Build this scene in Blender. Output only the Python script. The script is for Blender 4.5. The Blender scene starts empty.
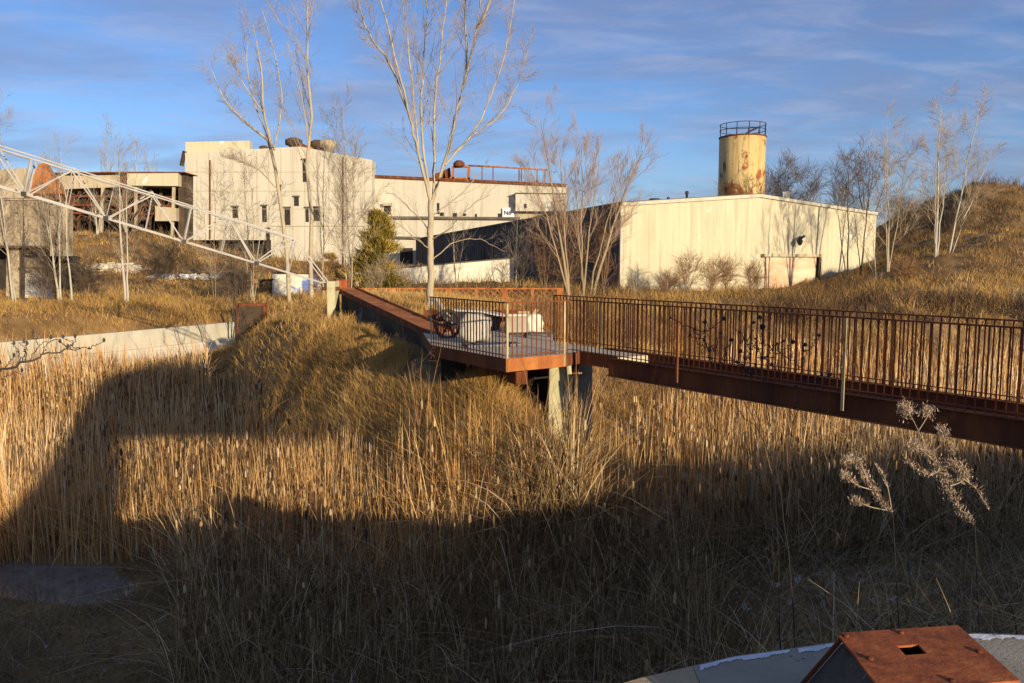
import bpy, math, random
import numpy as np
from mathutils import Vector, noise as mnoise
random.seed(7); rng = np.random.default_rng(11)
scene = bpy.context.scene
COL = scene.collection
# ------------------------------------------------------------------ camera model
F_PX, HOR, CAMZ = 800.0, 263.0, 6.0
PITCH = math.atan((341.5 - HOR) / F_PX)
CP, SP = math.cos(PITCH), math.sin(PITCH)
def ray(px, py):
    u = (px - 512) / F_PX; v = (341.5 - py) / F_PX
    return Vector((u, CP + v * SP, -SP + v * CP))
def at(px, py, Y):
    r = ray(px, py); k = Y / r.y
    return Vector((r.x * k, Y, CAMZ + r.z * k))
def atz(px, py, z):
    r = ray(px, py); k = (z - CAMZ) / r.z
    return Vector((r.x * k, r.y * k, z))
SUN_AZ, SUN_EL = math.radians(33), math.radians(11)      # azimuth to the right of straight behind
SDIR = Vector((math.sin(SUN_AZ) * math.cos(SUN_EL), -math.cos(SUN_AZ) * math.cos(SUN_EL), math.sin(SUN_EL)))

# ------------------------------------------------------------------ objects and tags
WL = {}
def tag(o, label=None, cat=None, group=None, kind=None):
    if label: o['label'] = label
    if cat: o['category'] = cat
    if group: o['group'] = group
    if kind: o['kind'] = kind
    return o
def thing(name, loc, label, cat, group=None):
    o = bpy.data.objects.new(name, None); COL.objects.link(o)
    o.empty_display_size = 0.3
    o.location = loc; WL[o] = Vector(loc)
    return tag(o, label, cat, group)
def link(name, me, mat, parent=None, loc=None):
    o = bpy.data.objects.new(name, me); COL.objects.link(o)
    if mat is not None: me.materials.append(mat)
    if parent is not None:
        o.parent = parent; WL[o] = WL[parent].copy()
    else:
        o.location = loc if loc is not None else (0, 0, 0); WL[o] = Vector(o.location)
    return o
def np_mesh(name, V, Fq, attr=None, smooth=False):
    me = bpy.data.meshes.new(name)
    V = np.ascontiguousarray(V, dtype=np.float32).reshape(-1, 3)
    Fq = np.ascontiguousarray(Fq, dtype=np.int32)
    k = Fq.shape[1]; nf = Fq.shape[0]
    me.vertices.add(len(V)); me.vertices.foreach_set('co', V.ravel())
    me.loops.add(nf * k); me.loops.foreach_set('vertex_index', Fq.ravel())
    me.polygons.add(nf)
    me.polygons.foreach_set('loop_start', np.arange(0, nf * k, k, dtype=np.int32))
    me.polygons.foreach_set('use_smooth', np.full(nf, smooth))
    if attr is not None:
        a = me.attributes.new('rnd', 'FLOAT', 'POINT')
        a.data.foreach_set('value', np.ascontiguousarray(attr, dtype=np.float32))
    me.update(calc_edges=True)
    return me
class MB:
    """collects shapes in world space, builds them as one mesh object"""
    def __init__(s): s.v = []; s.f = []; s.smooth = set()
    def add(s, vs, fs, smooth=False):
        b = len(s.v); s.v += [Vector(p) for p in vs]
        for f in fs:
            if smooth: s.smooth.add(len(s.f))
            s.f.append([b + i for i in f])
        return s
    def box(s, c, size, ax=None, ay=None, az=None):
        ax = Vector(ax or (1, 0, 0)).normalized(); 
        if az is None: az = Vector((0, 0, 1))
        ay = Vector(ay).normalized() if ay is not None else Vector(az).cross(ax).normalized()
        az = ax.cross(ay).normalized()
        c = Vector(c); h = [x / 2 for x in size]; vs = []
        for k in (-1, 1):
            for j in (-1, 1):
                for i in (-1, 1): vs.append(c + ax * (i * h[0]) + ay * (j * h[1]) + az * (k * h[2]))
        return s.add(vs, [(0, 2, 3, 1), (4, 5, 7, 6), (0, 1, 5, 4), (2, 6, 7, 3), (0, 4, 6, 2), (1, 3, 7, 5)])
    def bar(s, p, q, w, h, up=(0, 0, 1)):
        p = Vector(p); q = Vector(q); d = q - p
        if d.length < 1e-6: return s
        dn = d.normalized(); up = Vector(up)
        if abs(dn.dot(up)) > .97: up = Vector((0.6, .8, 0))
        sd = dn.cross(up).normalized()
        return s.box((p + q) / 2, (d.length, w, h), dn, sd)
    def prism(s, poly, vec):
        n = len(poly); a = [Vector(p) for p in poly]; vec = Vector(vec); b = [p + vec for p in a]
        fs = [tuple(range(n))[::-1], tuple(range(n, 2 * n))]
        fs += [(i, (i + 1) % n, n + (i + 1) % n, n + i) for i in range(n)]
        return s.add(a + b, fs)
    def tube(s, pts, rad, n=8, caps=True, smooth=True):
        pts = [Vector(p) for p in pts]; K = len(pts)
        if not hasattr(rad, '__len__'): rad = [rad] * K
        vs = []
        for i, p in enumerate(pts):
            d = (pts[min(i + 1, K - 1)] - pts[max(i - 1, 0)]).normalized()
            ref = Vector((0, 0, 1)) if abs(d.z) < .9 else Vector((1, 0, 0))
            a = d.cross(ref).normalized(); b = d.cross(a)
            for j in range(n):
                t = 2 * math.pi * j / n; vs.append(p + (a * math.cos(t) + b * math.sin(t)) * rad[i])
        fs = [(i * n + j, i * n + (j + 1) % n, (i + 1) * n + (j + 1) % n, (i + 1) * n + j) for i in range(K - 1) for j in range(n)]
        s.add(vs, fs, smooth)
        if caps:
            b = len(s.v) - len(vs)
            s.f.append([b + j for j in range(n)]); s.f.append([b + (K - 1) * n + j for j in range(n)][::-1])
        return s
    def build(s, name, mat, parent=None, loc=None, bevel=0):
        base = WL[parent] if parent is not None else Vector(loc if loc is not None else (0, 0, 0))
        me = bpy.data.meshes.new(name)
        me.from_pydata([tuple(p - base) for p in s.v], [], s.f)
        me.update()
        import bmesh
        bm = bmesh.new(); bm.from_mesh(me); bmesh.ops.recalc_face_normals(bm, faces=bm.faces); bm.to_mesh(me); bm.free()
        if s.smooth:
            for i in s.smooth:
                if i < len(me.polygons): me.polygons[i].use_smooth = True
        o = link(name, me, mat, parent, base)
        if bevel:
            m = o.modifiers.new('bevel', 'BEVEL'); m.width = bevel; m.segments = 2; m.limit_method = 'ANGLE'
        return o
def rock(name, c, size, mat, seed, parent=None, rough=.28, flat=.0):
    import bmesh
    bm = bmesh.new(); bmesh.ops.create_icosphere(bm, subdivisions=4, radius=1)
    off = Vector((seed * 7.3, seed * 3.1, seed * 1.7))
    for v in bm.verts:
        p = v.co.copy()
        q = Vector((max(-.78, min(.78, p.x)), max(-.78, min(.78, p.y)), max(-.7, min(.7, p.z))))
        n = mnoise.fractal(p * 1.3 + off, 1.0, 2.0, 4)
        v.co = q * (1 + rough * n)
        v.co = Vector((v.co.x * size[0], v.co.y * size[1], v.co.z * size[2]))
    for f in bm.faces: f.smooth = True
    me = bpy.data.meshes.new(name); bm.to_mesh(me); bm.free()
    return link(name, me, mat, parent, c)

# ------------------------------------------------------------------ materials
def nmat(name, cols, scale=1.0, rough=.85, stretch=(1, 1, 1), bump=0.0, bscale=None, detail=6.0, over=None, metal=0.0, dist=.4, spec=.25):
    """procedural: object-space noise -> ramp; 'over' = list of (color, scale, lo, hi, stretch) patches with a shape of their own"""
    m = bpy.data.materials.new(name); m.use_nodes = True
    nt = m.node_tree; N = nt.nodes; L = nt.links; b = N['Principled BSDF']
    b.inputs['Roughness'].default_value = rough; b.inputs['Metallic'].default_value = metal
    b.inputs['Specular IOR Level'].default_value = spec
    tc = N.new('ShaderNodeTexCoord')
    def noise(sc, st, det=detail, d=dist, off=(0, 0, 0)):
        mp = N.new('ShaderNodeMapping'); mp.inputs['Scale'].default_value = st; mp.inputs['Location'].default_value = off
        L.new(tc.outputs['Object'], mp.inputs['Vector'])
        n = N.new('ShaderNodeTexNoise'); n.inputs['Scale'].default_value = sc; n.inputs['Detail'].default_value = det
        n.inputs['Roughness'].default_value = .62; n.inputs['Distortion'].default_value = d
        L.new(mp.outputs[0], n.inputs['Vector']); return n
    def ramp(pts):
        r = N.new('ShaderNodeValToRGB'); e = r.color_ramp.elements
        e[0].position, e[0].color = pts[0][0], (*pts[0][1], 1); e[1].position, e[1].color = pts[-1][0], (*pts[-1][1], 1)
        for p, c in pts[1:-1]:
            x = e.new(p); x.color = (*c, 1)
        return r
    n = noise(scale, stretch); r = ramp(cols); L.new(n.outputs['Fac'], r.inputs[0]); out = r.outputs[0]
    for k, (c, sc, lo, hi, st) in enumerate(over or []):
        n2 = noise(sc, st, off=(3.1 * k + 1.7, 5.3 * k, 2.2 * k)); mr = N.new('ShaderNodeMapRange')
        mr.inputs[1].default_value = lo; mr.inputs[2].default_value = hi; L.new(n2.outputs['Fac'], mr.inputs[0])
        mx = N.new('ShaderNodeMix'); mx.data_type = 'RGBA'; mx.inputs[7].default_value = (*c, 1)
        L.new(mr.outputs[0], mx.inputs[0]); L.new(out, mx.inputs[6]); out = mx.outputs[2]
    L.new(out, b.inputs['Base Color'])
    if bump:
        nb = noise(bscale or scale * 6, (1, 1, 1)); bp = N.new('ShaderNodeBump'); bp.inputs['Strength'].default_value = bump
        bp.inputs['Distance'].default_value = .03; L.new(nb.outputs['Fac'], bp.inputs['Height']); L.new(bp.outputs[0], b.inputs['Normal'])
    return m
def amat(name, cols, rough=.8, transl=0.0, big=None):
    """colour by the random 'rnd' value of each blade or twig"""
    m = bpy.data.materials.new(name); m.use_nodes = True
    nt = m.node_tree; N = nt.nodes; L = nt.links; b = N['Principled BSDF']
    b.inputs['Roughness'].default_value = rough; b.inputs['Specular IOR Level'].default_value = .2
    a = N.new('ShaderNodeAttribute'); a.attribute_name = 'rnd'
    r = N.new('ShaderNodeValToRGB'); e = r.color_ramp.elements
    e[0].position, e[0].color = cols[0][0], (*cols[0][1], 1); e[1].position, e[1].color = cols[-1][0], (*cols[-1][1], 1)
    for p, c in cols[1:-1]:
        x = e.new(p); x.color = (*c, 1)
    L.new(a.outputs['Fac'], r.inputs[0]); L.new(r.outputs[0], b.inputs['Base Color'])
    if transl:
        t = N.new('ShaderNodeBsdfTranslucent'); L.new(r.outputs[0], t.inputs[0])
        mx = N.new('ShaderNodeMixShader'); mx.inputs[0].default_value = transl
        L.new(b.outputs[0], mx.inputs[1]); L.new(t.outputs[0], mx.inputs[2])
        L.new(mx.outputs[0], N['Material Output'].inputs['Surface'])
    return m
M = {}
M['rust'] = nmat('rust', [(.25, (.055, .018, .009)), (.5, (.13, .042, .017)), (.75, (.22, .075, .024))], 1.6, .9, (1, 1, .35), .35, 30, over=[((.30, .11, .03), 3.0, .58, .75, (1, 1, .3))])
M['rust_bright'] = nmat('rust_bright', [(.25, (.16, .05, .016)), (.5, (.36, .125, .036)), (.75, (.50, .21, .06))], 2.2, .9, (1, 1, .35), .35, 30)
M['rust_plate'] = nmat('rust_plate', [(.3, (.19, .052, .018)), (.5, (.31, .085, .027)), (.72, (.42, .135, .04))], 7, .85, (1, 1, 1), .22, 26,
                       over=[((.10, .035, .018), 4.0, .52, .72, (1, 1, 1)), ((.42, .16, .05), 9, .6, .75, (1, 1, 1)), ((.62, .36, .16), 22, .70, .76, (1, 1, 1))])
M['shade_toned_stalk'] = nmat('shade_toned_stalk', [(.3, (.02, .019, .02)), (.7, (.045, .04, .04))], 4, .9)  # dead stalks toned near-black, their shade put into the colour
M['picket'] = nmat('picket', [(.3, (.11, .031, .013)), (.6, (.23, .063, .024)), (.8, (.34, .10, .037))], 1.3, .9)
M['tan_post'] = nmat('tan_post', [(.3, (.33, .25, .12)), (.7, (.48, .38, .2))], 3, .8, over=[((.2, .07, .025), 4, .6, .7, (1, 1, 1))])
M['white_steel'] = nmat('white_steel', [(.3, (.30, .29, .265)), (.7, (.43, .415, .38))], 1.5, .6, over=[((.25, .12, .06), 2.2, .68, .76, (1, 1, 1))])
M['dark_steel'] = nmat('dark_steel', [(.3, (.02, .02, .022)), (.7, (.06, .055, .05))], 3, .7)
M['cream_wall'] = nmat('cream_wall', [(.3, (.47, .43, .295)), (.7, (.55, .505, .36))], .35, .85, (1, 1, .3),
                       over=[((.34, .28, .19), .9, .54, .8, (2.2, 2.2, .15)), ((.78, .75, .64), .5, .62, .7, (1, 1, 1))])
M['white_wall'] = nmat('white_wall', [(.3, (.45, .42, .335)), (.7, (.54, .51, .42))], .2, .85, (1, 1, .3),
                       over=[((.33, .28, .2), .6, .53, .8, (1.8, 1.8, .1)), ((.35, .22, .12), 1.1, .7, .85, (2, 2, .12))])
M['dark_siding'] = nmat('dark_siding', [(.3, (.06, .053, .046)), (.7, (.125, .112, .098))], .4, .8, (1, 1, .4),
                        over=[((.05, .075, .18), .45, .60, .64, (1, 1, 1.4)), ((.02, .02, .03), .6, .55, .7, (2, 2, .2))])
M['concrete'] = nmat('concrete', [(.3, (.36, .34, .27)), (.7, (.52, .49, .40))], .9, .9, (1, 1, .6), .3, 14, over=[((.22, .2, .15), 1.2, .6, .8, (1.5, 1.5, .25)), ((.30, .32, .16), .8, .66, .8, (1, 1, .4))])
M['pale_concrete'] = nmat('pale_concrete', [(.3, (.56, .52, .41)), (.7, (.68, .64, .52))], .7, .9, (1, 1, .6), .2, 12, over=[((.38, .34, .25), 1.0, .6, .8, (1.6, 1.6, .25))])
M['moss_concrete'] = nmat('moss_concrete', [(.3, (.40, .38, .22)), (.7, (.54, .51, .33))], 1.6, .9, (1, 1, .5), .4, 20, over=[((.24, .22, .12), 2.5, .58, .75, (1.5, 1.5, .3))])
M['grey_concrete'] = nmat('grey_concrete', [(.3, (.27, .235, .175)), (.7, (.37, .33, .255))], 3, .9, (1, 1, 1), .3, 40, over=[((.12, .12, .12), 9, .64, .7, (1, 1, 1))])
M['sunlit_concrete'] = nmat('sunlit_concrete', [(.3, (.33, .25, .14)), (.7, (.45, .34, .2))], 3, .9, (1, 1, 1), .3, 40)
M['white_edge'] = nmat('white_edge', [(.3, (.55, .56, .58)), (.7, (.8, .8, .8))], 9, .8, (1, 1, 1), .3, 40, over=[((.25, .25, .25), 8, .6, .68, (1, 1, 1))])
M['graffiti_wall'] = nmat('graffiti_wall', [(.3, (.035, .03, .022)), (.7, (.085, .072, .05))], .7, .9, (1, 1, 1), .2, 12,
                          over=[((.15, .16, .17), .55, .56, .6, (1, 1, 1)), ((.05, .09, .03), .5, .6, .64, (1, 1, 1)), ((.02, .02, .025), .8, .6, .64, (1, 1, .8)), ((.11, .12, .15), .9, .64, .68, (1, 1, 1))])
M['graffiti_white'] = nmat('graffiti_white', [(.3, (.55, .52, .42)), (.7, (.68, .65, .55))], .6, .9,
                           over=[((.10, .2, .5), .42, .56, .6, (1, 1, 1)), ((.42, .5, .2), .5, .62, .66, (1, 1, 1)), ((.75, .78, .8), .6, .62, .66, (1, 1, 1))])
M['stone'] = nmat('stone', [(.3, (.42, .38, .30)), (.7, (.62, .57, .47))], 2.0, .95, (1, 1, 1), .6, 9)
M['pale_stone'] = nmat('pale_stone', [(.3, (.36, .325, .26)), (.7, (.52, .48, .40))], 1.5, .95, (1, 1, 1), .6, 9, over=[((.35, .28, .2), 3, .6, .75, (1, 1, 1))])
M['tank'] = nmat('tank', [(.3, (.50, .365, .15)), (.7, (.62, .475, .22))], .35, .7, (1, 1, .35), .1, 4,
                 over=[((.40, .25, .085), 1.0, .46, .72, (2, 2, .08)), ((.26, .085, .025), .6, .56, .61, (1, 1, .8)), ((.10, .045, .02), .9, .60, .66, (1, 1, .5)), ((.2, .1, .04), 1.6, .56, .68, (2.2, 2.2, .12))])
M['old_wood'] = nmat('old_wood', [(.3, (.34, .28, .19)), (.7, (.50, .43, .30))], .8, .9, (2, 2, .4), .4, 6, over=[((.09, .07, .05), 1.3, .58, .7, (2, 2, .5))])
M['brick'] = nmat('brick', [(.3, (.33, .27, .18)), (.7, (.48, .41, .29))], .6, .9, (1, 1, 1.2), .4, 6, over=[((.22, .17, .11), 5, .5, .62, (1, 1, 1.4)), ((.14, .105, .07), .9, .52, .66, (1, 1, .5)), ((.30, .17, .1), 1.6, .62, .7, (1, 1, 1))])
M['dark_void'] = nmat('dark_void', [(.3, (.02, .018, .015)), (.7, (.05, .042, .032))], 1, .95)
M['dark_wood'] = nmat('dark_wood', [(.3, (.045, .032, .022)), (.7, (.11, .075, .045))], 1, .95)
M['door'] = nmat('door', [(.35, (.62, .54, .38)), (.55, (.50, .32, .2)), (.7, (.42, .24, .15))], .3, .85, (.5, .5, 1.6), over=[((.6, .52, .38), 1.6, .58, .66, (1, 1, 2))])
M['roof'] = nmat('roof', [(.3, (.07, .06, .05)), (.7, (.15, .13, .1))], .6, .9)
M['bark'] = nmat('bark', [(.3, (.30, .25, .165)), (.7, (.47, .40, .28))], 3, .9, (1, 1, .25), .4, 20, over=[((.16, .13, .09), 4, .62, .75, (1, 1, .3))])
M['pale_bark'] = nmat('pale_bark', [(.3, (.34, .31, .245)), (.7, (.50, .465, .38))], 2, .9, (1, 1, .3), over=[((.2, .17, .12), 3, .64, .75, (1, 1, .4))])
M['tan_bark'] = nmat('tan_bark', [(.3, (.23, .17, .095)), (.7, (.37, .29, .175))], 2.5, .9, (1, 1, .25), .4, 20, over=[((.12, .09, .06), 4, .6, .75, (1, 1, .3))])
M['brown_bark'] = nmat('brown_bark', [(.3, (.15, .105, .065)), (.7, (.27, .20, .125))], 2, .9, (1, 1, .3))
M['dark_bark'] = nmat('dark_bark', [(.3, (.035, .028, .024)), (.7, (.085, .07, .055))], 4, .9)
M['twig'] = nmat('twig', [(.3, (.28, .22, .15)), (.7, (.42, .34, .24))], 1.5, .9)
M['pink_twig'] = nmat('pink_twig', [(.3, (.30, .21, .145)), (.7, (.42, .30, .21))], .6, .9)
M['dark_twig'] = nmat('dark_twig', [(.3, (.09, .065, .045)), (.7, (.17, .125, .085))], 1.5, .9)
M['burnt_twig'] = nmat('burnt_twig', [(.3, (.2, .11, .05)), (.7, (.36, .2, .09))], 1.5, .9)
M['needle'] = amat('needle', [(0, (.14, .11, .02)), (.5, (.32, .245, .045)), (1, (.50, .33, .08))], .8, .2)
M['reed'] = amat('reed', [(0, (.13, .06, .022)), (.25, (.40, .21, .07)), (.55, (.68, .42, .165)), (.85, (.82, .57, .28)), (1, (.86, .70, .45))], .75, .2)
M['tangle'] = amat('tangle', [(0, (.055, .032, .014)), (.3, (.19, .118, .052)), (.6, (.40, .275, .125)), (.85, (.62, .46, .25)), (1, (.76, .64, .45))], .85, .15)  # decayed reeds, kept darker than the lit ones to deepen the near shade
M['grass'] = amat('grass', [(0, (.13, .085, .028)), (.25, (.30, .185, .058)), (.5, (.52, .31, .095)), (.75, (.66, .42, .145)), (1, (.76, .58, .28))], .8, .22)
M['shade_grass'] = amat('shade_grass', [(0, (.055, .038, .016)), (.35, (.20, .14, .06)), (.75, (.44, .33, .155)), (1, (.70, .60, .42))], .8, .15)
M['brush'] = amat('brush', [(0, (.055, .035, .02)), (.5, (.14, .085, .045)), (.85, (.24, .14, .07)), (1, (.36, .19, .085))], .85, 0)
M['ochre'] = amat('ochre', [(0, (.26, .15, .04)), (.5, (.42, .27, .08)), (1, (.55, .38, .14))], .85, .1)
M['fluff'] = nmat('fluff', [(.3, (.36, .25, .14)), (.7, (.56, .43, .28))], 8, .95)
M['head_dark'] = nmat('head_dark', [(.3, (.03, .02, .018)), (.7, (.07, .045, .035))], 9, .95)
M['leaf'] = amat('leaf', [(0, (.12, .08, .05)), (.6, (.3, .24, .18)), (1, (.6, .57, .52))], .9, 0)
M['sign_white'] = nmat('sign_white', [(.3, (.7, .72, .74)), (.7, (.8, .8, .8))], 1, .7)
M['sign_ink'] = nmat('sign_ink', [(.3, (.03, .03, .04)), (.7, (.06, .06, .07))], 1, .7)
M['blue_grey'] = nmat('blue_grey', [(.3, (.10, .105, .12)), (.7, (.18, .185, .2))], 2, .7)
M['plume'] = amat('plume', [(0, (.22, .13, .07)), (.5, (.45, .32, .2)), (1, (.72, .62, .48))], .9, .25)
# ------------------------------------------------------------------ terrain
CT = []
def gp(px, py, Y): CT.append(tuple(at(px, py, Y)))
for X, Y, z in [(-12, 18, .1), (-8, 20, .1), (-4, 18.5, .25), (-11, 24, .15), (-7, 25, .3), (-16, 27, .2), (-14, 32, .4), (-18, 34, .7), (-22, 30, .5), (-30, 30, .7),
                (-5, 12, 0), (-2, 11, 0), (-1, 14, .1), (1, 12, .1), (3, 16, .2), (6, 17, .2), (-3, 15.2, .3), (-6, 9, -.05), (-3, 7, 0), (0, 8, .1),
                (9, 20, .1), (6, 22, .3), (12, 26, .2), (16, 20, .2), (20, 30, .2), (12, 35, .3), (20, 40, .4), (28, 40, .4), (8, 30, .6), (30, 25, .3), (24, 15, .6), (14, 14, .6),
                (-8.6, 14.7, -.3), (-9.8, 15.0, -.3), (-7.6, 14.3, -.2), (-11, 15.2, -.3), (-14, 15, -.3), (-8.3, 13.6, .02), (-6.6, 13.9, .02), (-9.6, 13.9, -.0), (-7.4, 15.2, .0), (-6.2, 14.9, .05), (-12, 14.0, .05), (-11, 16.1, .0), (-9.2, 15.9, .0),
                (-8, 12.6, .12), (-6.5, 12.4, .1), (-9, 11, .25), (-6, 10.5, .1), (-12, 17.2, .05), (-9, 16.8, .05), (-7, 16, .05),
                # slope on the right up to the walkway
                (2, 6.2, 2.1), (4, 6.6, 2.6), (3, 7.5, 2.05), (5.5, 9, 2.05), (1.6, 7.6, .9), (4, 11, 1.45), (7, 11, 1.6), (9, 12, 1.5), (6, 14, .7), (3.4, 13, .55), (10, 15, .8), (2.2, 10, .7),
                (1.2, 5.4, 2.3), (2.5, 5.3, 2.8), (4.2, 5.4, 2.95), (8, 6, 3.0), (1.8, 4, 2.7), (4, 4, 2.9), (0, 3, 1.6), (0, 5, 1.2), (-3, 4, .4), (-2, 0, .5), (3, 2, 2.6), (5, -3, 2.8), (10, -5, 3.0), (-8, -5, .5), (0, -12, 2), (20, -12, 3), (-20, -10, 1), (20, 5, 3), (40, 0, 3.5), (-25, 5, .5), (-20, 18, .1),
                # far surroundings
                (-120, 40, 5), (-130, 150, 12), (0, 200, 7), (130, 150, 12), (120, 30, 5), (-60, -60, 3), (60, -60, 3), (0, 320, 8), (-250, 250, 14), (250, 250, 14)]:
    CT.append((X, Y, z))
# the two sides of the low retaining wall on the left
WA, WB = Vector((-22.8, 35.7, 0)), Vector((-16.4, 48.8, 0))
WD = (WB - WA).normalized(); WN = Vector((WD.y, -WD.x, 0))
for k in range(-3, 6):
    p = WA + (WB - WA) * (k / 5)
    f = p + WN * .35; b = p - WN * .55
    CT.append((f.x, f.y, .75)); g_ = p + WN * 1.6; CT.append((g_.x, g_.y, .7)); CT.append((b.x, b.y, 2.38))
gp(60, 320, 50); gp(130, 300, 56); gp(60, 302, 58); gp(0, 302, 58); gp(190, 300, 62); gp(120, 282, 68); gp(170, 285, 68); gp(225, 292, 66)
gp(110, 268, 78); gp(60, 262, 80); gp(95, 238, 92); gp(150, 232, 96); gp(180, 240, 98); gp(60, 232, 100); gp(210, 268, 85); gp(200, 262, 110); gp(260, 264, 125); gp(330, 268, 130); gp(260, 288, 75); gp(300, 292, 70); gp(160, 262, 86); gp(-60, 300, 58); gp(-80, 240, 90)
# the mound in the middle (its near part is the explicit swell in ground())
for a in [(330, 303, 37), (290, 303, 44), (300, 322, 35), (270, 330, 39), (250, 345, 41), (240, 365, 36), (200, 375, 37)]: gp(*a)
for X, Y, z in [(-4.9, 15.8, .6), (-2.2, 13, .5), (-.6, 13, .5), (.6, 15, .6), (-6.5, 19, .6), (.6, 18, 1.0), (1.8, 17.6, .75), (1.6, 20, 1.1), (.4, 20.5, 1.8), (3.5, 20, .5), (-3, 17, .9), (-4, 20, 1.2), (-6, 24, 1.6), (-9, 29, 1.7), (-11.5, 34, 1.5), (1.5, 26, 2.2), (-2, 27, 3.2), (-5, 30, 3.4)]: CT.append((X, Y, z))
# plateau behind, bank, warehouse yard, hill on the right
for a in [(600, 352, 31), (570, 330, 36), (600, 318, 40), (650, 325, 42), (560, 310, 44), (480, 308, 50), (400, 306, 50), (360, 300, 46), (450, 296, 58), (560, 296, 60), (640, 300, 56), (640, 293, 66), (740, 293, 66), (790, 293, 69), (765, 294, 65), (820, 287, 71), (700, 306, 52), (800, 305, 51), (900, 305, 50), (1000, 312, 49), (860, 282, 64), (870, 272, 75),
          (900, 288, 57), (960, 285, 57), (1020, 282, 57), (1080, 285, 56), (940, 256, 66), (1000, 243, 69), (1060, 235, 72), (890, 262, 71), (960, 236, 80), (1010, 232, 82),
          (880, 238, 98), (900, 238, 90), (960, 240, 88), (1024, 238, 88), (1080, 232, 95), (975, 240, 118), (1100, 236, 110), (850, 240, 105),
          (740, 262, 105), (620, 264, 120), (480, 268, 100), (420, 272, 90), (380, 268, 120), (520, 262, 160), (300, 262, 170)]: gp(*a)
CT = np.array(CT)
PC, ZC = CT[:, :2], CT[:, 2]
def _phi(P): 
    d = np.sqrt(((P[:, None, :] - PC[None]) ** 2).sum(-1) + .15); return d
_n = len(PC); _A = np.zeros((_n + 3, _n + 3))
_A[:_n, :_n] = _phi(PC); _A[:_n, _n] = 1; _A[:_n, _n + 1:] = PC; _A[_n:, :_n] = _A[:_n, _n:].T
_w = np.linalg.lstsq(_A, np.concatenate([ZC, np.zeros(3)]), rcond=None)[0]
def ground(X, Y, bumps=True):
    X = np.asarray(X, float).ravel(); Y = np.asarray(Y, float).ravel(); out = np.empty(len(X))
    for i in range(0, len(X), 20000):
        P = np.stack([X[i:i + 20000], Y[i:i + 20000]], 1)
        out[i:i + 20000] = _phi(P) @ _w[:_n] + _w[_n] + P @ _w[_n + 1:]
    q = np.clip(np.minimum((X + 1.6) * .866 + (Y - 12.1) * .5, (X + 3) * .35 + (Y - 13.6) * .937) / 3.0, 0, 1); q = q * q * (3 - 2 * q)
    wv = .05 * np.sin(X * 3.7 + 1.9 * Y) * np.sin(2.9 * Y - X) + .06 * np.sin(X * 1.3 + .8 * Y) + .05 * np.sin(1.9 * Y - 1.1 * X + 1)
    md = .6 + (2.75 + .045 * (Y - 15) + wv * q) * q; md = np.minimum(md, 3.5 - 1.0 * (X + .35) + wv); md = md - 3.5 * np.clip((Y - 29) / 6, 0, 1) ** 2 - np.clip(X - 1.2, 0, 9) * 4
    out = np.where((Y < 36) & (Y > 8) & (np.abs(X) < 16), out + np.log1p(np.exp(np.clip((md - out) * 5, -30, 30))) / 5 * np.clip(q * 6, 0, 1), out)
    dx = X - 57.9; hx = np.where(dx < 0, dx * .60, dx * .40); hill = 16.1 - np.sqrt(hx ** 2 + ((Y - 100) * .5) ** 2 + 3.0) + 1.2
    hill = hill + .35 * np.sin(X * .5 + 1) * np.sin(Y * .43) + .2 * np.sin(X * 1.1 - Y * .8)
    out = np.where(X > 20, out + np.log1p(np.exp(np.clip((hill - out) * 1.6, -30, 30))) / 1.6, out)
    far = np.clip((np.hypot(X, Y - 60) - 190) / 200, 0, 1)
    out = out * (1 - far) + 9 * far
    if bumps:
        a = np.clip((out - .4) / 1.5, .0, 1) * .05 * (1 + np.clip(Y / 30, 0, 4)) * np.clip((out - 0) / 3, .2, 1)
        out = out + a * (np.sin(X * 1.9 + 1.3 * np.sin(Y * 1.1)) * np.sin(Y * 1.7 + .7) + .7 * np.sin(X * .77 + Y * .9) * np.sin(Y * .53 - X * .31))
    return out
def gz(x, y): return float(ground([x], [y])[0])
def axis(lo, hi, step, far, k):
    c = list(np.arange(lo, hi + step / 2, step)); s = step; a = c[-1]; b = c[0]
    while a < far: s *= k; a += s; c.append(a)
    s = step
    while b > -far: s *= k; b -= s; c.insert(0, b)
    return np.array(c)
gx = axis(-36, 50, .6, 2500, 1.13); gy = axis(2, 112, .6, 2500, 1.13)
GX, GY = np.meshgrid(gx, gy); GZ = ground(GX, GY)
V = np.stack([GX.ravel(), GY.ravel(), GZ], 1)
nx, ny = len(gx), len(gy)
ii = (np.arange(ny - 1)[:, None] * nx + np.arange(nx - 1)[None]).ravel()
Fq = np.stack([ii, ii + 1, ii + nx + 1, ii + nx], 1)
M['soil'] = nmat('soil', [(.3, (.09, .055, .024)), (.5, (.22, .13, .05)), (.72, (.34, .215, .09))], .5, .95, (1, 1, 1), .8, 5, detail=10, over=[((.33, .25, .15), .22, .6, .75, (1, 1, 1))])
tag(link('ground', np_mesh('ground', V, Fq, smooth=True), M['soil']), kind='structure')
# shallow pond
mw = nmat('water', [(.3, (.09, .08, .065)), (.7, (.22, .2, .175))], 1.6, .06, spec=.8, bump=.06, bscale=3.5)
W = MB(); W.add([(-24, 11.5, -.08), (-4.5, 11.5, -.08), (-4.5, 18, -.08), (-24, 18, -.08)], [(0, 1, 2, 3)])
tag(W.build('water', mw), kind='structure')

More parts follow.
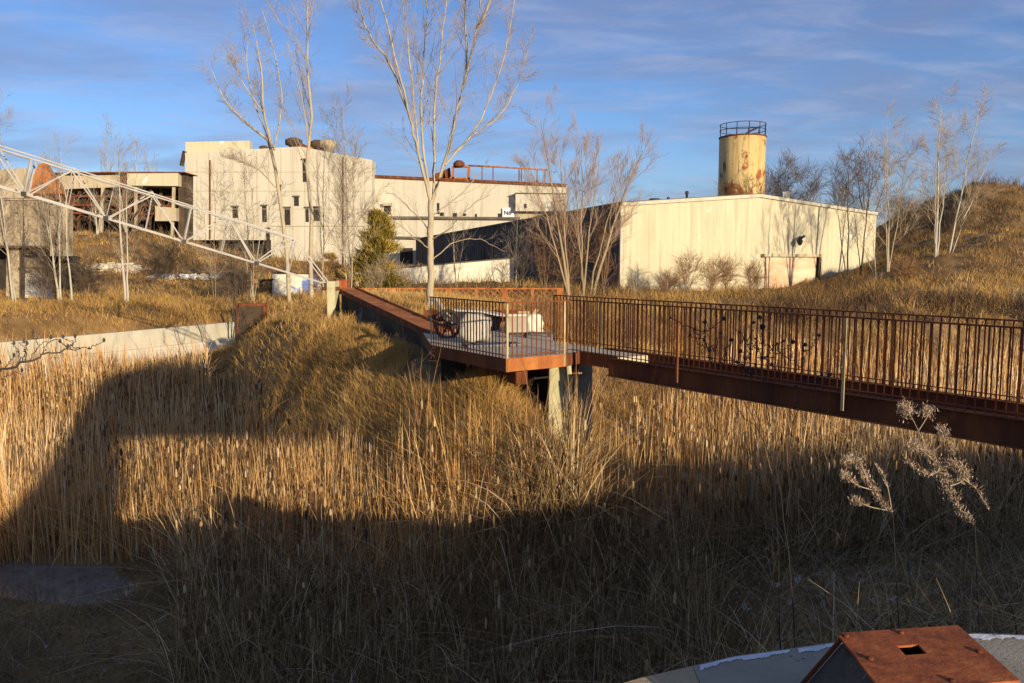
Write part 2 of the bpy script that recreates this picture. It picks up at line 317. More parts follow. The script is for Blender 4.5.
# ------------------------------------------------------------------ blades (reeds, grass)
def blades(x, y, z, h, w, lean, curl, segs=3, az=None, tip=.15):
    N = len(x); t = np.linspace(0, 1, segs + 1)[None, :]
    az = rng.uniform(0, 2 * np.pi, N) if az is None else az
    fa = rng.uniform(0, np.pi, N)
    hor = (lean[:, None] * t + curl[:, None] * t ** 2) * h[:, None]
    up = h[:, None] * (t - .42 * np.clip(curl[:, None], 0, 1.6) * t ** 2.2)
    cx = x[:, None] + np.cos(az)[:, None] * hor; cy = y[:, None] + np.sin(az)[:, None] * hor; cz = z[:, None] + up
    ww = w[:, None] * (1 - (1 - tip) * t ** 1.6) / 2
    sx = np.cos(fa)[:, None] * ww; sy = np.sin(fa)[:, None] * ww
    V = np.empty((N, segs + 1, 2, 3))
    V[:, :, 0] = np.stack([cx - sx, cy - sy, cz], -1); V[:, :, 1] = np.stack([cx + sx, cy + sy, cz], -1)
    b = (np.arange(N) * (segs + 1) * 2)[:, None] + (np.arange(segs) * 2)[None]
    F = np.stack([b, b + 1, b + 3, b + 2], -1).reshape(-1, 4)
    return V.reshape(-1, 3), F
def vtube(x, y, z, h, r, n=5, prof=((0, .25), (.12, 1), (.8, 1), (1, .2)), lx=0, ly=0):
    N = len(x); K = len(prof); th = np.arange(n) * 2 * np.pi / n
    V = np.empty((N, K, n, 3))
    for k, (t, q) in enumerate(prof):
        rr = (r * q)[:, None]
        V[:, k, :, 0] = (x + lx * t * h)[:, None] + rr * np.cos(th); V[:, k, :, 1] = (y + ly * t * h)[:, None] + rr * np.sin(th); V[:, k, :, 2] = (z + t * h)[:, None]
    j = np.arange(n); q = []
    for k in range(K - 1): q.append(np.stack([k * n + j, k * n + (j + 1) % n, (k + 1) * n + (j + 1) % n, (k + 1) * n + j], 1))
    q = np.concatenate(q); F = (np.arange(N) * K * n)[:, None, None] + q[None]
    return V.reshape(-1, 3), F.reshape(-1, 4)
class NB:
    def __init__(s): s.V = []; s.F = []; s.A = []; s.n = 0
    def add(s, VF, a):
        V, F = VF; k = len(V) // max(1, len(a)); s.V.append(V); s.F.append(F + s.n); s.A.append(np.repeat(a, k)); s.n += len(V); return s
    def build(s, name, mat, parent=None, loc=(0, 0, 0), smooth=False):
        base = WL[parent] if parent is not None else Vector(loc)
        V = np.concatenate(s.V) - np.array(base)
        return link(name, np_mesh(name, V, np.concatenate(s.F), np.concatenate(s.A), smooth), mat, parent, base)
def scatter(n, x0, x1, y0, y1, keep):
    x = rng.uniform(x0, x1, n); y = rng.uniform(y0, y1, n); z = ground(x, y)
    k = keep(x, y, z); return x[k], y[k], z[k]
def clump(x, y, s, seed):                                   # smooth random field 0..1 for patchiness
    a = seed * 1.7
    v = np.sin(x / s + a) * np.cos(y / s * 1.13 - a) + .6 * np.sin(x / s * 2.3 - y / s * 1.7 + 2 * a) + .4 * np.sin(x / s * 4.1 + y / s * 3.7 + a)
    return np.clip(.5 + v / 3.2, 0, 1)
def wall_side(x, y): return (x - WA.x) * WN.x + (y - WA.y) * WN.y            # >0 in front of the retaining wall
def infr(x, y, m=3.0): return np.abs(x) < .70 * y + m
BU = Vector((.56, -.83, 0)).normalized(); BN = Vector((-BU.y, BU.x, 0))      # footbridge direction (towards the viewer) and its far side
BA = Vector((1.09, 15.9, 0))
def under_deck(x, y):                                                        # the reeds are cut off below the deck and the walkway
    t = (x - BA.x) * BU.x + (y - BA.y) * BU.y; s = (x - BA.x) * BN.x + (y - BA.y) * BN.y
    return (t < 1.2) & (t > -9) & (s > -1.0) & (s < 2.2)
def reed_ok(x, y, z):
    wet = (y < 15.6) & (x < -.44 * y + (y - 11.5) * .03)                       # pond and mud
    slope = (x > 2.4 + (y - 6) * .08) & (y < 12.3)
    lim = .9 + .35 * (clump(x, y, 2.5, 1) - .5)
    lim = np.where((y < 15.2) & (x > -5) & (x < .9), 2.0, lim); lim = np.where((x >= .9) & (y < 15), 2.2, lim)
    return infr(x, y) & (z < lim) & ~wet & ~slope & ~((y > 36) & (wall_side(x, y) < .2) & (x < -8)) & (y < 47.5)
reeds = NB(); tangle = NB()
def reed_field(n, x0, x1, y0, y1, wd, hs=1.0, thin=None):
    x, y, z = scatter(n, x0, x1, y0, y1, reed_ok)
    c = clump(x, y, 1.1, 3); c2 = clump(x, y, 4.0, 5)
    k = rng.random(len(x)) < .15 + 1.1 * c
    x, y, z, c2 = x[k], y[k], z[k], c2[k]; N = len(x)
    h = hs * (1.35 + .75 * rng.random(N)) * (.8 + .35 * c2)
    kind = rng.random(N)
    lean = np.where(kind < .75, np.abs(rng.normal(0, .06, N)), rng.uniform(.1, .6, N))
    curl = np.where(kind < .6, np.abs(rng.normal(0, .05, N)), rng.uniform(.1, 1.1, N))
    h = np.where(kind > .75, h * .8, h); h = h * np.clip(.62 + .38 * (y - 9.5) / 4.5, .62, 1) * (1 + .3 * rng.normal(0, .35, N).clip(-1, 1.2)); lean = lean + np.where(y < 14, rng.uniform(0, .5, N) ** 4 * 6, 0); curl = curl + np.where(y < 14, rng.uniform(0, 1.1, N) ** 6, 0)
    h = np.where(under_deck(x, y), np.minimum(h, np.maximum(3.7 - z, .2)), h)
    rn = np.clip(.22 + .38 * c2 + .12 * np.clip((y - 12) / 6, -1, 1) + rng.normal(0, .24, N), 0, 1); w = wd * rng.uniform(.6, 1.4, N)
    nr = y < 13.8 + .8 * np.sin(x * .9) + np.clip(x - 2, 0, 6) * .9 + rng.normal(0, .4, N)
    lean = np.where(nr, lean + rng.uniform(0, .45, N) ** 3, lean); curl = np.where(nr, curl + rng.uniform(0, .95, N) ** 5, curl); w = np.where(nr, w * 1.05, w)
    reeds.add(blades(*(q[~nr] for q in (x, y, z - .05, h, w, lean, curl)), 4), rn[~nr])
    if nr.any(): tangle.add(blades(*(q[nr] for q in (x, y, z - .05, h, w, lean, curl)), 5), np.clip(rng.beta(1.5, 1.8, nr.sum()), 0, 1))  # reeds in the shaded zone take the darker ramp
reed_field(14000, -6, 5, 7.0, 11, .0125, .85)
reed_field(30000, -12, 9, 9.5, 17, .017)
reed_field(34000, -20, 18, 16, 26, .028)
reed_field(3500, .1, 2.4, 13.2, 15.8, .017, 1.15)
reed_field(30000, -30, 30, 26, 37, .04, 1.05)
reed_field(17000, -6, 44, 36, 48, .055, 1.05)
tag(tangle.build('tangled_reeds', M['tangle']), 'grey broken reeds and bent stalks tangled in the near shade, darkened to deepen it', 'reeds', kind='stuff')
tag(reeds.build('marsh_reeds', M['reed']), 'dry golden cattail reeds standing thick across the marsh floor', 'reeds', kind='stuff')
# cattail heads on their stalks: too many to count
hd = NB(); x, y, z = scatter(11000, -18, 14, 8.5, 30, lambda x, y, z: reed_ok(x, y, z) & (rng.random(len(x)) < .55) & ~under_deck(x, y)); N = len(x)
h = (1.1 + .8 * rng.random(N)) * np.clip(.55 + .45 * (y - 9.5) / 4.5, .5, 1)
hd.add(vtube(x, y, z, h, np.full(N, .004), 4, ((0, 1), (1, .8))), np.full(N, .1))
s = rng.uniform(.09, .22, N)
hd.add(vtube(x, y, z + h - .02, s, rng.uniform(.011, .028, N), 6, ((0, .3), (.12, .9), (.45, 1), (.8, .8), (1, .15))), np.where(y < 14, rng.random(N) ** 1.5 * .95, rng.random(N)))
M['cattail'] = amat('cattail', [(0, (.07, .035, .018)), (.45, (.2, .12, .06)), (.75, (.40, .27, .13)), (1, (.52, .40, .24))], .95)
tag(hd.build('cattail_heads', M['cattail']), 'fluffy tan cattail heads on thin stalks among the reeds', 'cattails', kind='stuff')
# ---- grass on the mound, banks and hills
def grass_ok(x, y, z):
    wall = (np.abs(wall_side(x, y) + .15) < .45) & (y < 50) & (y > 28) & (x < -8)
    bldg = (y > 66 + .49 * (x - 8.9)) & (x > 8.9 - .38 * (y - 66)) & (x < 34) & (y < 95)
    t = (x - BA.x) * BU.x + (y - BA.y) * BU.y; s = (x - BA.x) * BN.x + (y - BA.y) * BN.y
    deck = ((y > 17) & (y < 23) & (x > -2.6) & (x < 2.2) & (z > 3.2))
    walk = (y > 20) & (y < 31) & (np.abs(x - (-2.05 - .465 * (y - 20.3)) - .5) < .75)
    return infr(x, y) & (z > .62) & ~wall & ~bldg & ~deck & ~walk & ~((y < 14.4) & ((x > .8) | (y < 11)))
grass = NB()
def grass_field(n, x0, x1, y0, y1, wd, h0, h1, tone=0, pw=.5, keep=None):
    x, y, z = scatter(n, x0, x1, y0, y1, lambda a, b, c: grass_ok(a, b, c) & (keep(a, b, c) if keep else True))
    c = clump(x, y, .8 + .02 * y.mean(), 7); c2 = clump(x, y, 3 + .06 * y.mean(), 9)
    k = rng.random(len(x)) < pw + c; x, y, z, c, c2 = x[k], y[k], z[k], c[k], c2[k]; N = len(x)
    h = (h0 + (h1 - h0) * rng.random(N)) * (.5 + .9 * c)
    grass.add(blades(x, y, z - .04, h, wd * rng.uniform(.6, 1.4, N), np.abs(rng.normal(.12, .22, N)), rng.uniform(0, .8, N), 3), np.clip(.46 + tone + .45 * (c2 - .5) + .55 * (clump(x, y, .45 + .012 * y.mean(), 17) - .5) + rng.normal(0, .15, N), 0, 1))
grass_field(110000, -13, 5, 11.5, 27, .012, .14, .42, .10)
grass_field(130000, -6.5, 2.5, 11.5, 25, .0075, .12, .38, .12, .7)
grass_field(90000, -20, 10, 27, 48, .018, .15, .5, .03)
grass_field(70000, -45, -8, 36, 66, .024, .2, .6, -.03, -.12)
grass_field(26000, -34, -14, 36, 56, .022, .25, .65)
grass_field(46000, -72, -10, 64, 100, .04, .25, .7, -.04, .05)
grass_field(50000, 2, 50, 30, 60, .024, .3, .9, 0, .1)
grass_field(60000, 5, 62, 55, 84, .03, .2, .7, -.16, -.15)
grass_field(36000, 25, 85, 82, 112, .05, .2, .6, -.30, -.1)
grass_field(12000, -25, 12, 48, 78, .04, .3, .9)
tag(grass.build('dry_grass', M['grass']), 'tawny dry grass covering the mound, banks and hills', 'grass', kind='stuff')
# ---- low messy growth on the near slope, in the shade of the unseen rear cut-out
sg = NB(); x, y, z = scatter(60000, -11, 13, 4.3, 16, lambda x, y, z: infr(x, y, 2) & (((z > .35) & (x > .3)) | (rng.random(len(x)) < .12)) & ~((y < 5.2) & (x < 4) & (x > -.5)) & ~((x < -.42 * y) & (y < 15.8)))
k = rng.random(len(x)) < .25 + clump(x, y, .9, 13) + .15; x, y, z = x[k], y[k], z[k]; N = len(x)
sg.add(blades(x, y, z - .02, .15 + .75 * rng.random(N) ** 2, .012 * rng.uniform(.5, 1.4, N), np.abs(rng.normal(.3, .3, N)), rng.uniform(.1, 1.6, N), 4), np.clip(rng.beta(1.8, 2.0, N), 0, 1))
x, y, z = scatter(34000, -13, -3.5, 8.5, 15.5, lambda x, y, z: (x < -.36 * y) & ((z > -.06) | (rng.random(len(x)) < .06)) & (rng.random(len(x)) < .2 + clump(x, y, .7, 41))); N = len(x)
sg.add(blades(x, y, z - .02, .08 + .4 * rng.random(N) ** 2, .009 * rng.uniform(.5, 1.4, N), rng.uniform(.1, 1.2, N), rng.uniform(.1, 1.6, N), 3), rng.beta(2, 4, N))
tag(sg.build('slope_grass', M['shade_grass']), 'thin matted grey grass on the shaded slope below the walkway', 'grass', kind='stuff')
lf = NB(); x, y, z = scatter(9000, -1, 13, 4.6, 15, lambda x, y, z: infr(x, y, 1) & (z > .7) & (rng.random(len(x)) < clump(x, y, 1.2, 21) * .8)); N = len(x)
sz = rng.uniform(.015, .06, N); a = rng.uniform(0, 6.28, N)
def cards(x, y, z, s, a, tilt):
    N = len(x); ca, sa = np.cos(a), np.sin(a); V = np.empty((N, 4, 3))
    for i, (u, v) in enumerate(((-1, -.5), (.2, -.8), (1, .3), (-.2, .7))):
        V[:, i, 0] = x + s * (u * ca - v * sa); V[:, i, 1] = y + s * (u * sa + v * ca); V[:, i, 2] = z + s * (u * tilt[0] + v * tilt[1])
    return V.reshape(-1, 3), np.arange(N * 4).reshape(N, 4)
lf.add(cards(x, y, z + .03, sz, a, (rng.normal(0, .5, N), rng.normal(0, .5, N))), rng.random(N) ** 1.2)
x, y, z = scatter(1500, -12, -4, 10, 15.6, lambda x, y, z: (x < -.38 * y) & ((z > -.07) | (rng.random(len(x)) < .12))); z = np.maximum(z, -.09); N = len(x)
lf.add(cards(x, y, z + .02, rng.uniform(.012, .045, N), rng.uniform(0, 6, N), (rng.normal(0, .3, N), rng.normal(0, .3, N))), rng.random(N) ** 2 * .8)
tag(lf.build('leaf_litter', M['leaf']), 'pale fallen leaves scattered on the dark slope and mud', 'leaves', kind='stuff')
# ---- tangled brush along the bank and the hill: one dark twiggy mass
br = NB()
def brush(n, x0, x1, y0, y1, wd, h0, h1, keep, tone=.4):
    x, y, z = scatter(n, x0, x1, y0, y1, keep); N = len(x); c = clump(x, y, 1.5 + .02 * y.mean(), 31)
    br.add(blades(x, y, z - .05, (h0 + (h1 - h0) * rng.random(N)) * (.4 + c), wd * rng.uniform(.5, 1.3, N), np.abs(rng.normal(0, .45, N)), rng.uniform(0, .5, N), 3), np.clip(rng.normal(tone, .22, N), 0, 1))
brush(14000, 30, 85, 82, 104, .05, .4, 1.3, lambda x, y, z: (clump(x, y, 4.5, 4) > .45) & (z > 6), .32)
brush(6000, 18, 62, 58, 78, .035, .3, 1.0, lambda x, y, z: (clump(x, y, 3, 44) > .6) & (y < 64 + .5 * (x - 9)), .4)
brush(9000, 14, 60, 49, 62, .03, .4, 1.3, lambda x, y, z: clump(x, y, 3.2, 6) > .55, .4)
brush(9000, 16, 46, 46.5, 52.5, .03, .5, 1.3, lambda x, y, z: (z > .5) & (clump(x, y, 2.2, 16) > .3), .22)
brush(12000, .6, 14, 24, 44, .02, .5, 1.5, lambda x, y, z: (z > .8) & (clump(x, y, 2, 8) > .25), .7)
brush(5200, -8, 1.5, 12.5, 30, .008, .25, .8, lambda x, y, z: (z > 1.3) & (z < 3.6) & (clump(x, y, .55, 51) > .62) & ~((x > -2.2) & (y > 15)), .35)
brush(1500, -8, 1.5, 12.5, 26, .008, .3, .9, lambda x, y, z: (z > 1.3) & (z < 3.6) & (clump(x, y, .4, 57) > .66) & ~((x > -2.2) & (y > 15)), .8)
brush(3500, -60, -20, 66, 100, .06, .6, 2.0, lambda x, y, z: clump(x, y, 5, 12) > .6, .4)
brush(2600, -9, 10, 53, 66, .035, .6, 2.4, lambda x, y, z: clump(x, y, 2.5, 14) > .4, .4)
brush(1500, 10, 32, 58, 72, .03, .4, 1.6, lambda x, y, z: (y > 60 + .45 * (x - 9)) & (y < 64.5 + .45 * (x - 9)) & (clump(x, y, 1.8, 15) > .5), .5)
tag(br.build('bank_brush', M['brush']), 'dark brown tangled brush along the banks and hillside', 'brush', kind='stuff')
Z = Vector((0, 0, 1))
# ------------------------------------------------------------------ warehouse
def ribbed(m, p0, p1, zb, zt, pitch, depth, out):
    p0, p1, out = Vector(p0), Vector(p1), Vector(out).normalized(); Lh = (p1 - p0).length; d = (p1 - p0) / Lh
    s = 0; pts = []
    while s < Lh - 1e-3:
        for a, o in ((0, 0), (.42, 0), (.52, 1), (.88, 1), (.98, 0)):
            q = min(s + a * pitch, Lh); pts.append((q, o))
        s += pitch
    pts.append((Lh, 0)); vs = []
    for q, o in pts:
        b = p0 + d * q + out * (o * depth); vs += [Vector((b.x, b.y, zb)), Vector((b.x, b.y, zt(q / Lh)))]
    m.add(vs, [(2 * i, 2 * i + 2, 2 * i + 3, 2 * i + 1) for i in range(len(pts) - 1) if pts[i + 1][0] - pts[i][0] > 1e-4])
def on_line(p0, p1, px):                                     # where the vertical plane through p0-p1 meets pixel column px
    k = (px - 512) / F_PX / (CP + 0); u = k
    # column direction depends weakly on row; evaluate at the horizon row
    r = ray(px, HOR); k = r.x / r.y
    return (k * p0.y - p0.x) / ((p1.x - p0.x) - k * (p1.y - p0.y))
c0 = Vector((8.9, 66, 0)); c1 = Vector((35.6, 79, 0)); c2 = Vector((-15.5, 130, 0)); c3 = c1 + (c2 - c0)
fz0, fzp, fz1 = at(620, 204.5, 66).z, 0, at(873, 214, 79).z
sp = on_line(c0, c1, 757); pk = c0.lerp(c1, sp); fzp = at(757, 196, pk.y).z
wh = thing('warehouse', (c0.x, c0.y, 3.4), 'long cream warehouse with ribbed metal gable front and dark graffiti-sprayed side wall', 'warehouse')
fdir = (c1 - c0).normalized(); fn = Vector((fdir.y, -fdir.x, 0)); sdir = (c2 - c0).normalized(); sn = Vector((-sdir.y, sdir.x, 0))
def ftop(t): return fz0 + (fzp - fz0) * t / sp if t < sp else fzp + (fz1 - fzp) * (t - sp) / (1 - sp)
m = MB(); ribbed(m, c0, c1, 2.6, ftop, .62, .028, fn); m.build('gable_wall', M['cream_wall'], wh)
back = 9.7
m = MB(); ribbed(m, c0, c2, 2.6, lambda t: fz0 + (back - fz0) * t, .9, .06, sn); m.build('side_wall', M['dark_siding'], wh)
m = MB(); m.add([c1 + Z * 2.6, c3 + Z * 2.6, c3 + Z * (fz1 - .8), c1 + Z * fz1], [(0, 1, 2, 3)]); m.add([c2 + Z * 2.6, c3 + Z * 2.6, c3 + Z * (fz1 - .8), c2 + Z * back], [(0, 1, 2, 3)]); m.build('rear_wall', M['cream_wall'], wh)
o = fn * .14; so = sn * .15; pb = pk + (c2 - c0)
m = MB()
A = c0 + o + so; m.prism([A + Z * (fz0 + .02), pk + o + Z * (fzp + .02), pk + o + Z * (fzp + .22), A + Z * (fz0 + .22)], (c2 - c0) - Z * (fz0 - back))
m.prism([pk + o + Z * (fzp + .02), c1 + o + fdir * .15 + Z * (fz1 + .02), c1 + o + fdir * .15 + Z * (fz1 + .22), pk + o + Z * (fzp + .22)], (c2 - c0) - Z * (fz0 - back)); rf = m.build('roof', M['roof'], wh)
m = MB(); q = fn * .2
m.prism([c0 + q + Z * (fz0 - .12), pk + q + Z * (fzp - .12), pk + q + Z * (fzp + .16), c0 + q + Z * (fz0 + .16)], -fn * .11)
m.prism([pk + q + fdir * .01 + Z * (fzp - .12), c1 + q + Z * (fz1 - .12), c1 + q + Z * (fz1 + .16), pk + q + fdir * .01 + Z * (fzp + .16)], -fn * .11); m.build('rake_trim', M['white_wall'], wh)
m = MB(); m.bar(c0 + fn * .06 + sn * .02 + Z * 2.6, c0 + fn * .06 + sn * .02 + Z * (fz0 - .3), .22, .2, fn); m.build('corner_trim', M['white_wall'], wh)
d0, d1 = c0.lerp(c1, on_line(c0, c1, 765)), c0.lerp(c1, on_line(c0, c1, 815)); dz = at(790, 257, (d0.y + d1.y) / 2).z
m = MB(); m.box((d0 + d1) / 2 + fn * .12 + Z * ((dz + 3) / 2), ((d1 - d0).length, .08, dz - 3), fdir, fn); dr = m.build('loading_door', M['door'], wh)
m = MB(); m.box((d0 + d1) / 2 + fn * .24 + Z * (dz + .14), ((d1 - d0).length + 1.0, .42, .26), fdir, fn); m.build('door_canopy', M['old_wood'], dr)
m = MB(); m.box(d1 + fdir * .3 + fn * .2 + Z * ((dz + 3) / 2), (.34, .26, dz - 3.02), fdir, fn); m.build('door_jamb', M['dark_wood'], dr)
lp = c0.lerp(c1, on_line(c0, c1, 797)); lz = at(797, 239, lp.y).z
m = MB(); m.tube([lp + fn * .08 + fdir * .7 + Z * (lz + .2), lp + fn * .5 + fdir * .2 + Z * (lz + .25), lp + fn * .7 - fdir * .3 + Z * lz], [.09, .12, .08], 6); wl = m.build('wall_lamp', M['dark_steel'], wh)
m = MB(); m.tube([lp + fn * .7 - fdir * .45 + Z * (lz + .1), lp + fn * .7 - fdir * .45 + Z * (lz - .25), lp + fn * .7 - fdir * .45 + Z * (lz - .6)], [.12, .3, .12], 8); m.build('lamp_head', M['dark_steel'], wl)
for px, w, hh, mt in ((678, 1.1, .5, 'dark_steel'), (692, .3, .55, 'dark_steel'), (711, .35, 1.0, 'dark_steel')):
    p = c0.lerp(c1, on_line(c0, c1, px)) + sdir * 4; zz = ftop(on_line(c0, c1, px)); m = MB()
    m.tube([p + Z * (zz - .2), p + Z * (zz + hh * .7), p + Z * (zz + hh * .72), p + Z * (zz + hh)], [w * .3, w * .3, w * .5, w * .4], 8); m.build('roof_vent', M[mt], rf)
p = c0.lerp(c1, on_line(c0, c1, 797)) + sdir * 2; zz = ftop(on_line(c0, c1, 797)); m = MB(); m.box(p + Z * (zz + .75), (.75, .5, .7), (1, .3, .1)); m.bar(p + Z * (zz - .2), p + Z * (zz + .5), .1, .1); m.build('flood_lamp', M['white_steel'], rf)
# ------------------------------------------------------------------ tank
tc = at(741, 196, 106); tr = 22.2 / 800 * 106; ttop = at(741, 136.5, 106 - tr * .5).z
tk = thing('storage_tank', (tc.x, tc.y, 4.5), 'tall round yellow storage tank with rust streaks and a railed top, rising behind the warehouse', 'tank')
m = MB(); b = Vector((tc.x, tc.y, 0)); m.tube([b + Z * 4, b + Z * 10, b + Z * 16, b + Z * ttop], tr, 40); m.build('shell', M['tank'], tk)
m = MB(); m.tube([b + Z * (ttop + .001), b + Z * (ttop + .15), b + Z * (ttop + .6)], [tr + .08, tr + .08, .2], 40); m.build('tank_lid', M['rust'], tk)
m = MB(); rr = tr - .05
for zz in (.95, 1.7):
    m.tube([b + Vector((math.cos(t) * rr, math.sin(t) * rr, ttop + zz)) for t in np.linspace(0, 6.2832, 33)], .05, 5, False)
for t in np.linspace(0, 6.2832, 13)[:-1]: m.bar(b + Vector((math.cos(t) * rr, math.sin(t) * rr, ttop)), b + Vector((math.cos(t) * rr, math.sin(t) * rr, ttop + 1.7)), .08, .08)
m.build('guard_rail', M['dark_steel'], tk)
m = MB(); m.tube([b + Vector((-.4, -tr * .7, ttop + .1)), b + Vector((.4, -tr * .7, ttop + .6)), b + Vector((1.4, -tr * .6, ttop + 1.1))], .14, 6); m.build('inlet_pipe', M['dark_steel'], tk)
# ------------------------------------------------------------------ big works building
def polyD(pts, D): return [at(x, y, D) for x, y in pts]
works = thing('works_building', at(280, 268, 138), 'tall pale blank-walled works building with dark slot windows and rusty rooftop vents', 'building')
m = MB(); m.prism(polyD([(185, 153), (300, 146.5), (372, 160), (372, 276), (271, 276), (271, 240), (185, 240)], 138), (0, 3.5, 0)); m.build('wall', M['white_wall'], works)
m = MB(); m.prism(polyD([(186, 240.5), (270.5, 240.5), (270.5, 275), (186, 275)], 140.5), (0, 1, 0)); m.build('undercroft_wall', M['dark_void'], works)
for px, mt in ((190, 'white_steel'), (222, 'dark_wood'), (246, 'dark_wood')):
    m = MB(); m.bar(at(px, 276, 138.6), at(px, 240.6, 138.6), .75, .75, (0, 1, 0)); m.build('column', M[mt], works)
for k in range(3):
    m = MB(); x = 200 + 24 * k; m.bar(at(x - 10, 247 + 2 * k, 139), at(x + 14, 262 - k, 139), .3, .3); m.build('brace', M['dark_wood'], works)
m = MB(); m.prism(polyD([(185.4, 142), (249.5, 140.5), (249.5, 152.6), (185.4, 155.5)], 139.6), (0, 1.6, 0)); m.build('roof_parapet', M['cream_wall'], works)
for x0, y0, x1, y1 in ((302.5, 160, 306.5, 182), (232.5, 207, 238.5, 218), (262, 206, 267, 222), (284.5, 208, 290.5, 225), (305.5, 208, 309, 222), (313.5, 207.5, 320, 221), (294, 197, 299, 206), (278, 186, 281, 192), (266, 229, 270.5, 255)):
    p = at(x0, y0, 138); q = at(x1, y1, 138); c = (p + q) / 2; c.y = 137.99
    m = MB(); m.box(c, (abs(q.x - p.x), .1, abs(q.z - p.z))); wn = m.build('window', M['dark_void'], works)
    m = MB(); m.box(Vector((c.x, 137.85, max(p.z, q.z) + .12)), (abs(q.x - p.x) + .3, .35, .22)); m.build('lintel', M['roof'], wn)
for px, py, s, mt in ((217, 151, 1.5, 'old_wood'), (294, 147, 1.7, 'dark_wood'), (301.5, 148, 1.0, 'rust'), (318, 148.5, 1.6, 'dark_wood'), (328, 150, 1.9, 'old_wood'), (264, 149, .9, 'dark_wood'), (310, 149, .9, 'rust_bright')):
    b = at(px, py + 3, 141); m = MB()
    m.tube([b, b + Z * .4 * s, b + Z * .5 * s, b + Z * 1.0 * s, b + Z * 1.2 * s], [.5 * s, .5 * s, .85 * s, .85 * s, .4 * s], 10); m.build('roof_fan', M[mt], works)
m = MB(); m.bar(at(181.5, 166, 139), at(184.6, 151, 139), .5, .5); m.bar(at(182, 158, 139.5), at(186, 158, 139.5), .6, .5); m.build('wall_pipe', M['dark_wood'], works)
m = MB()
for x in range(197, 372, 12): m.bar(at(x, 239.5 if x < 271 else 268, 137.97), at(x, 154 - min(6, abs(x - 185) * .05) if x < 300 else 148.5 + (x - 300) * .18, 137.97), .07, .04, (0, 1, 0))
for y in (172, 191, 209): m.bar(at(185.5, y, 137.96), at(371.5, y, 137.96), .05, .07)
m.build('panel_joints', M['old_wood'], works)
m = MB(); m.bar(at(271.2, 226, 137.9), at(371.5, 226, 137.9), .1, .12); m.build('wall_joint', M['old_wood'], works)
for x0, y0, y1 in ((210, 160, 239), (343, 157, 266)):
    m = MB(); m.tube([at(x0, y0, 137.8), at(x0, y1, 137.8)], .11, 6); m.build('downpipe', M['rust'], works)
wing = thing('works_wing', at(470, 262, 141), 'long low pale works wing with a projecting bay and rusty pipes on its roof', 'building')
m = MB(); m.prism(polyD([(372.6, 177.5), (566.5, 186.5), (566.5, 275), (372.6, 275)], 141), (0, 24, 0)); m.build('wall', M['white_wall'], wing)
m = MB(); m.bar(at(372.8, 217.5, 140.7), at(520, 218.5, 140.7), .7, .45); m.build('ledge', M['roof'], wing)
m = MB(); m.bar(at(372.8, 237, 140.7), at(420, 238, 140.7), .7, .4); m.build('ledge', M['roof'], wing)
p = at(372.8, 177, 141); q = at(566, 186, 141)
m = MB(); m.bar(p + Vector((0, -.1, .1)), q + Vector((0, -.1, .1)), .5, .5); m.build('roof_edge', M['rust'], wing)
m = MB(); m.prism(polyD([(515.5, 194), (566, 194.5), (566, 211.5), (515.5, 211)], 139.2), (0, 1.7, 0)); m.build('bay', M['white_wall'], wing)
m = MB(); m.prism(polyD([(514.8, 192.6), (566.4, 193.2), (566.4, 193.9), (514.8, 193.4)], 139.0), (0, 1.9, 0)); m.build('bay_roof', M['roof'], wing)
m = MB(); m.prism(polyD([(515.5, 213), (548, 213.5), (560, 219), (515.5, 219)], 140.8), (0, .15, 0)); m.build('bay_soffit', M['old_wood'], wing)
for x0, y0, x1, y1 in ((384, 206, 391, 214.5), (437, 203, 439.5, 214), (440, 212.5, 444, 216), (453, 213, 457, 216.5), (463, 213.5, 466, 216), (475, 214, 477, 217), (498, 213.5, 501, 217), (524, 204.5, 526.5, 209), (400, 248, 413, 264), (427, 232, 429, 235)):
    p = at(x0, y0, 141); q = at(x1, y1, 141); c = (p + q) / 2; c.y = 140.97 if not (515 < x0 < 560) else 139.17
    m = MB(); m.box(c, (abs(q.x - p.x), .1, abs(q.z - p.z))); wn = m.build('opening', M['dark_void'], wing)
m = MB(); m.box(at(387.5, 204.5, 140.5), (1.5, 1.0, .5)); m.build('vent_hood', M['old_wood'], wing)
# rusty pipe rack along the roof
rk = thing('pipe_rack', at(500, 186, 142), 'rusty pipe rack with thin posts along the roof edge of the works wing', 'pipe rack')
m = MB(); m.tube([at(468, 165.5, 142), at(500, 167, 142), at(548, 170, 142)], .17, 6); m.build('pipe', M['rust_bright'], rk)
for px, yb in ((468, 181), (482, 181.5), (493, 182), (519, 183), (521.5, 183), (537, 184), (545, 184)):
    m = MB(); m.bar(at(px, yb, 142), at(px, 165.5 + (px - 468) * .055, 142), .17, .17, (0, 1, 0)); m.build('post', M['rust'], rk)
m = MB(); m.bar(at(452, 167, 142), at(470, 167, 142), .5, .3); m.bar(at(450, 178, 142), at(470, 178.5, 142), .4, .3)
for px in (453, 469): m.bar(at(px, 181, 142), at(px, 166, 142), .4, .4, (0, 1, 0))
m.build('frame', M['rust_bright'], rk)
m = MB(); m.tube([at(459, 167, 142), at(459, 163, 142), at(459, 160.5, 142)], [1.0, 1.0, .5], 8); m.build('motor', M['rust'], rk)
for px, w, hh in ((440, 2.4, 1.9), (447, 1.6, 2.6), (379, 1.2, .7), (474, 1.0, .8), (496, .9, .8), (536, 1.3, 1.1), (434, 1.0, 1.0)):
    b = at(px, 179 + (px - 372) * .046, 143); s = MB(); s.prism([b + Vector((-w / 2, 0, -.2)), b + Vector((w / 2, 0, -.2)), b + Vector((w * .3, 0, hh)), b + Vector((-w * .35, 0, hh * .8))], (0, 1.2, 0)); s.build('machine_hood', M['rust'], rk)
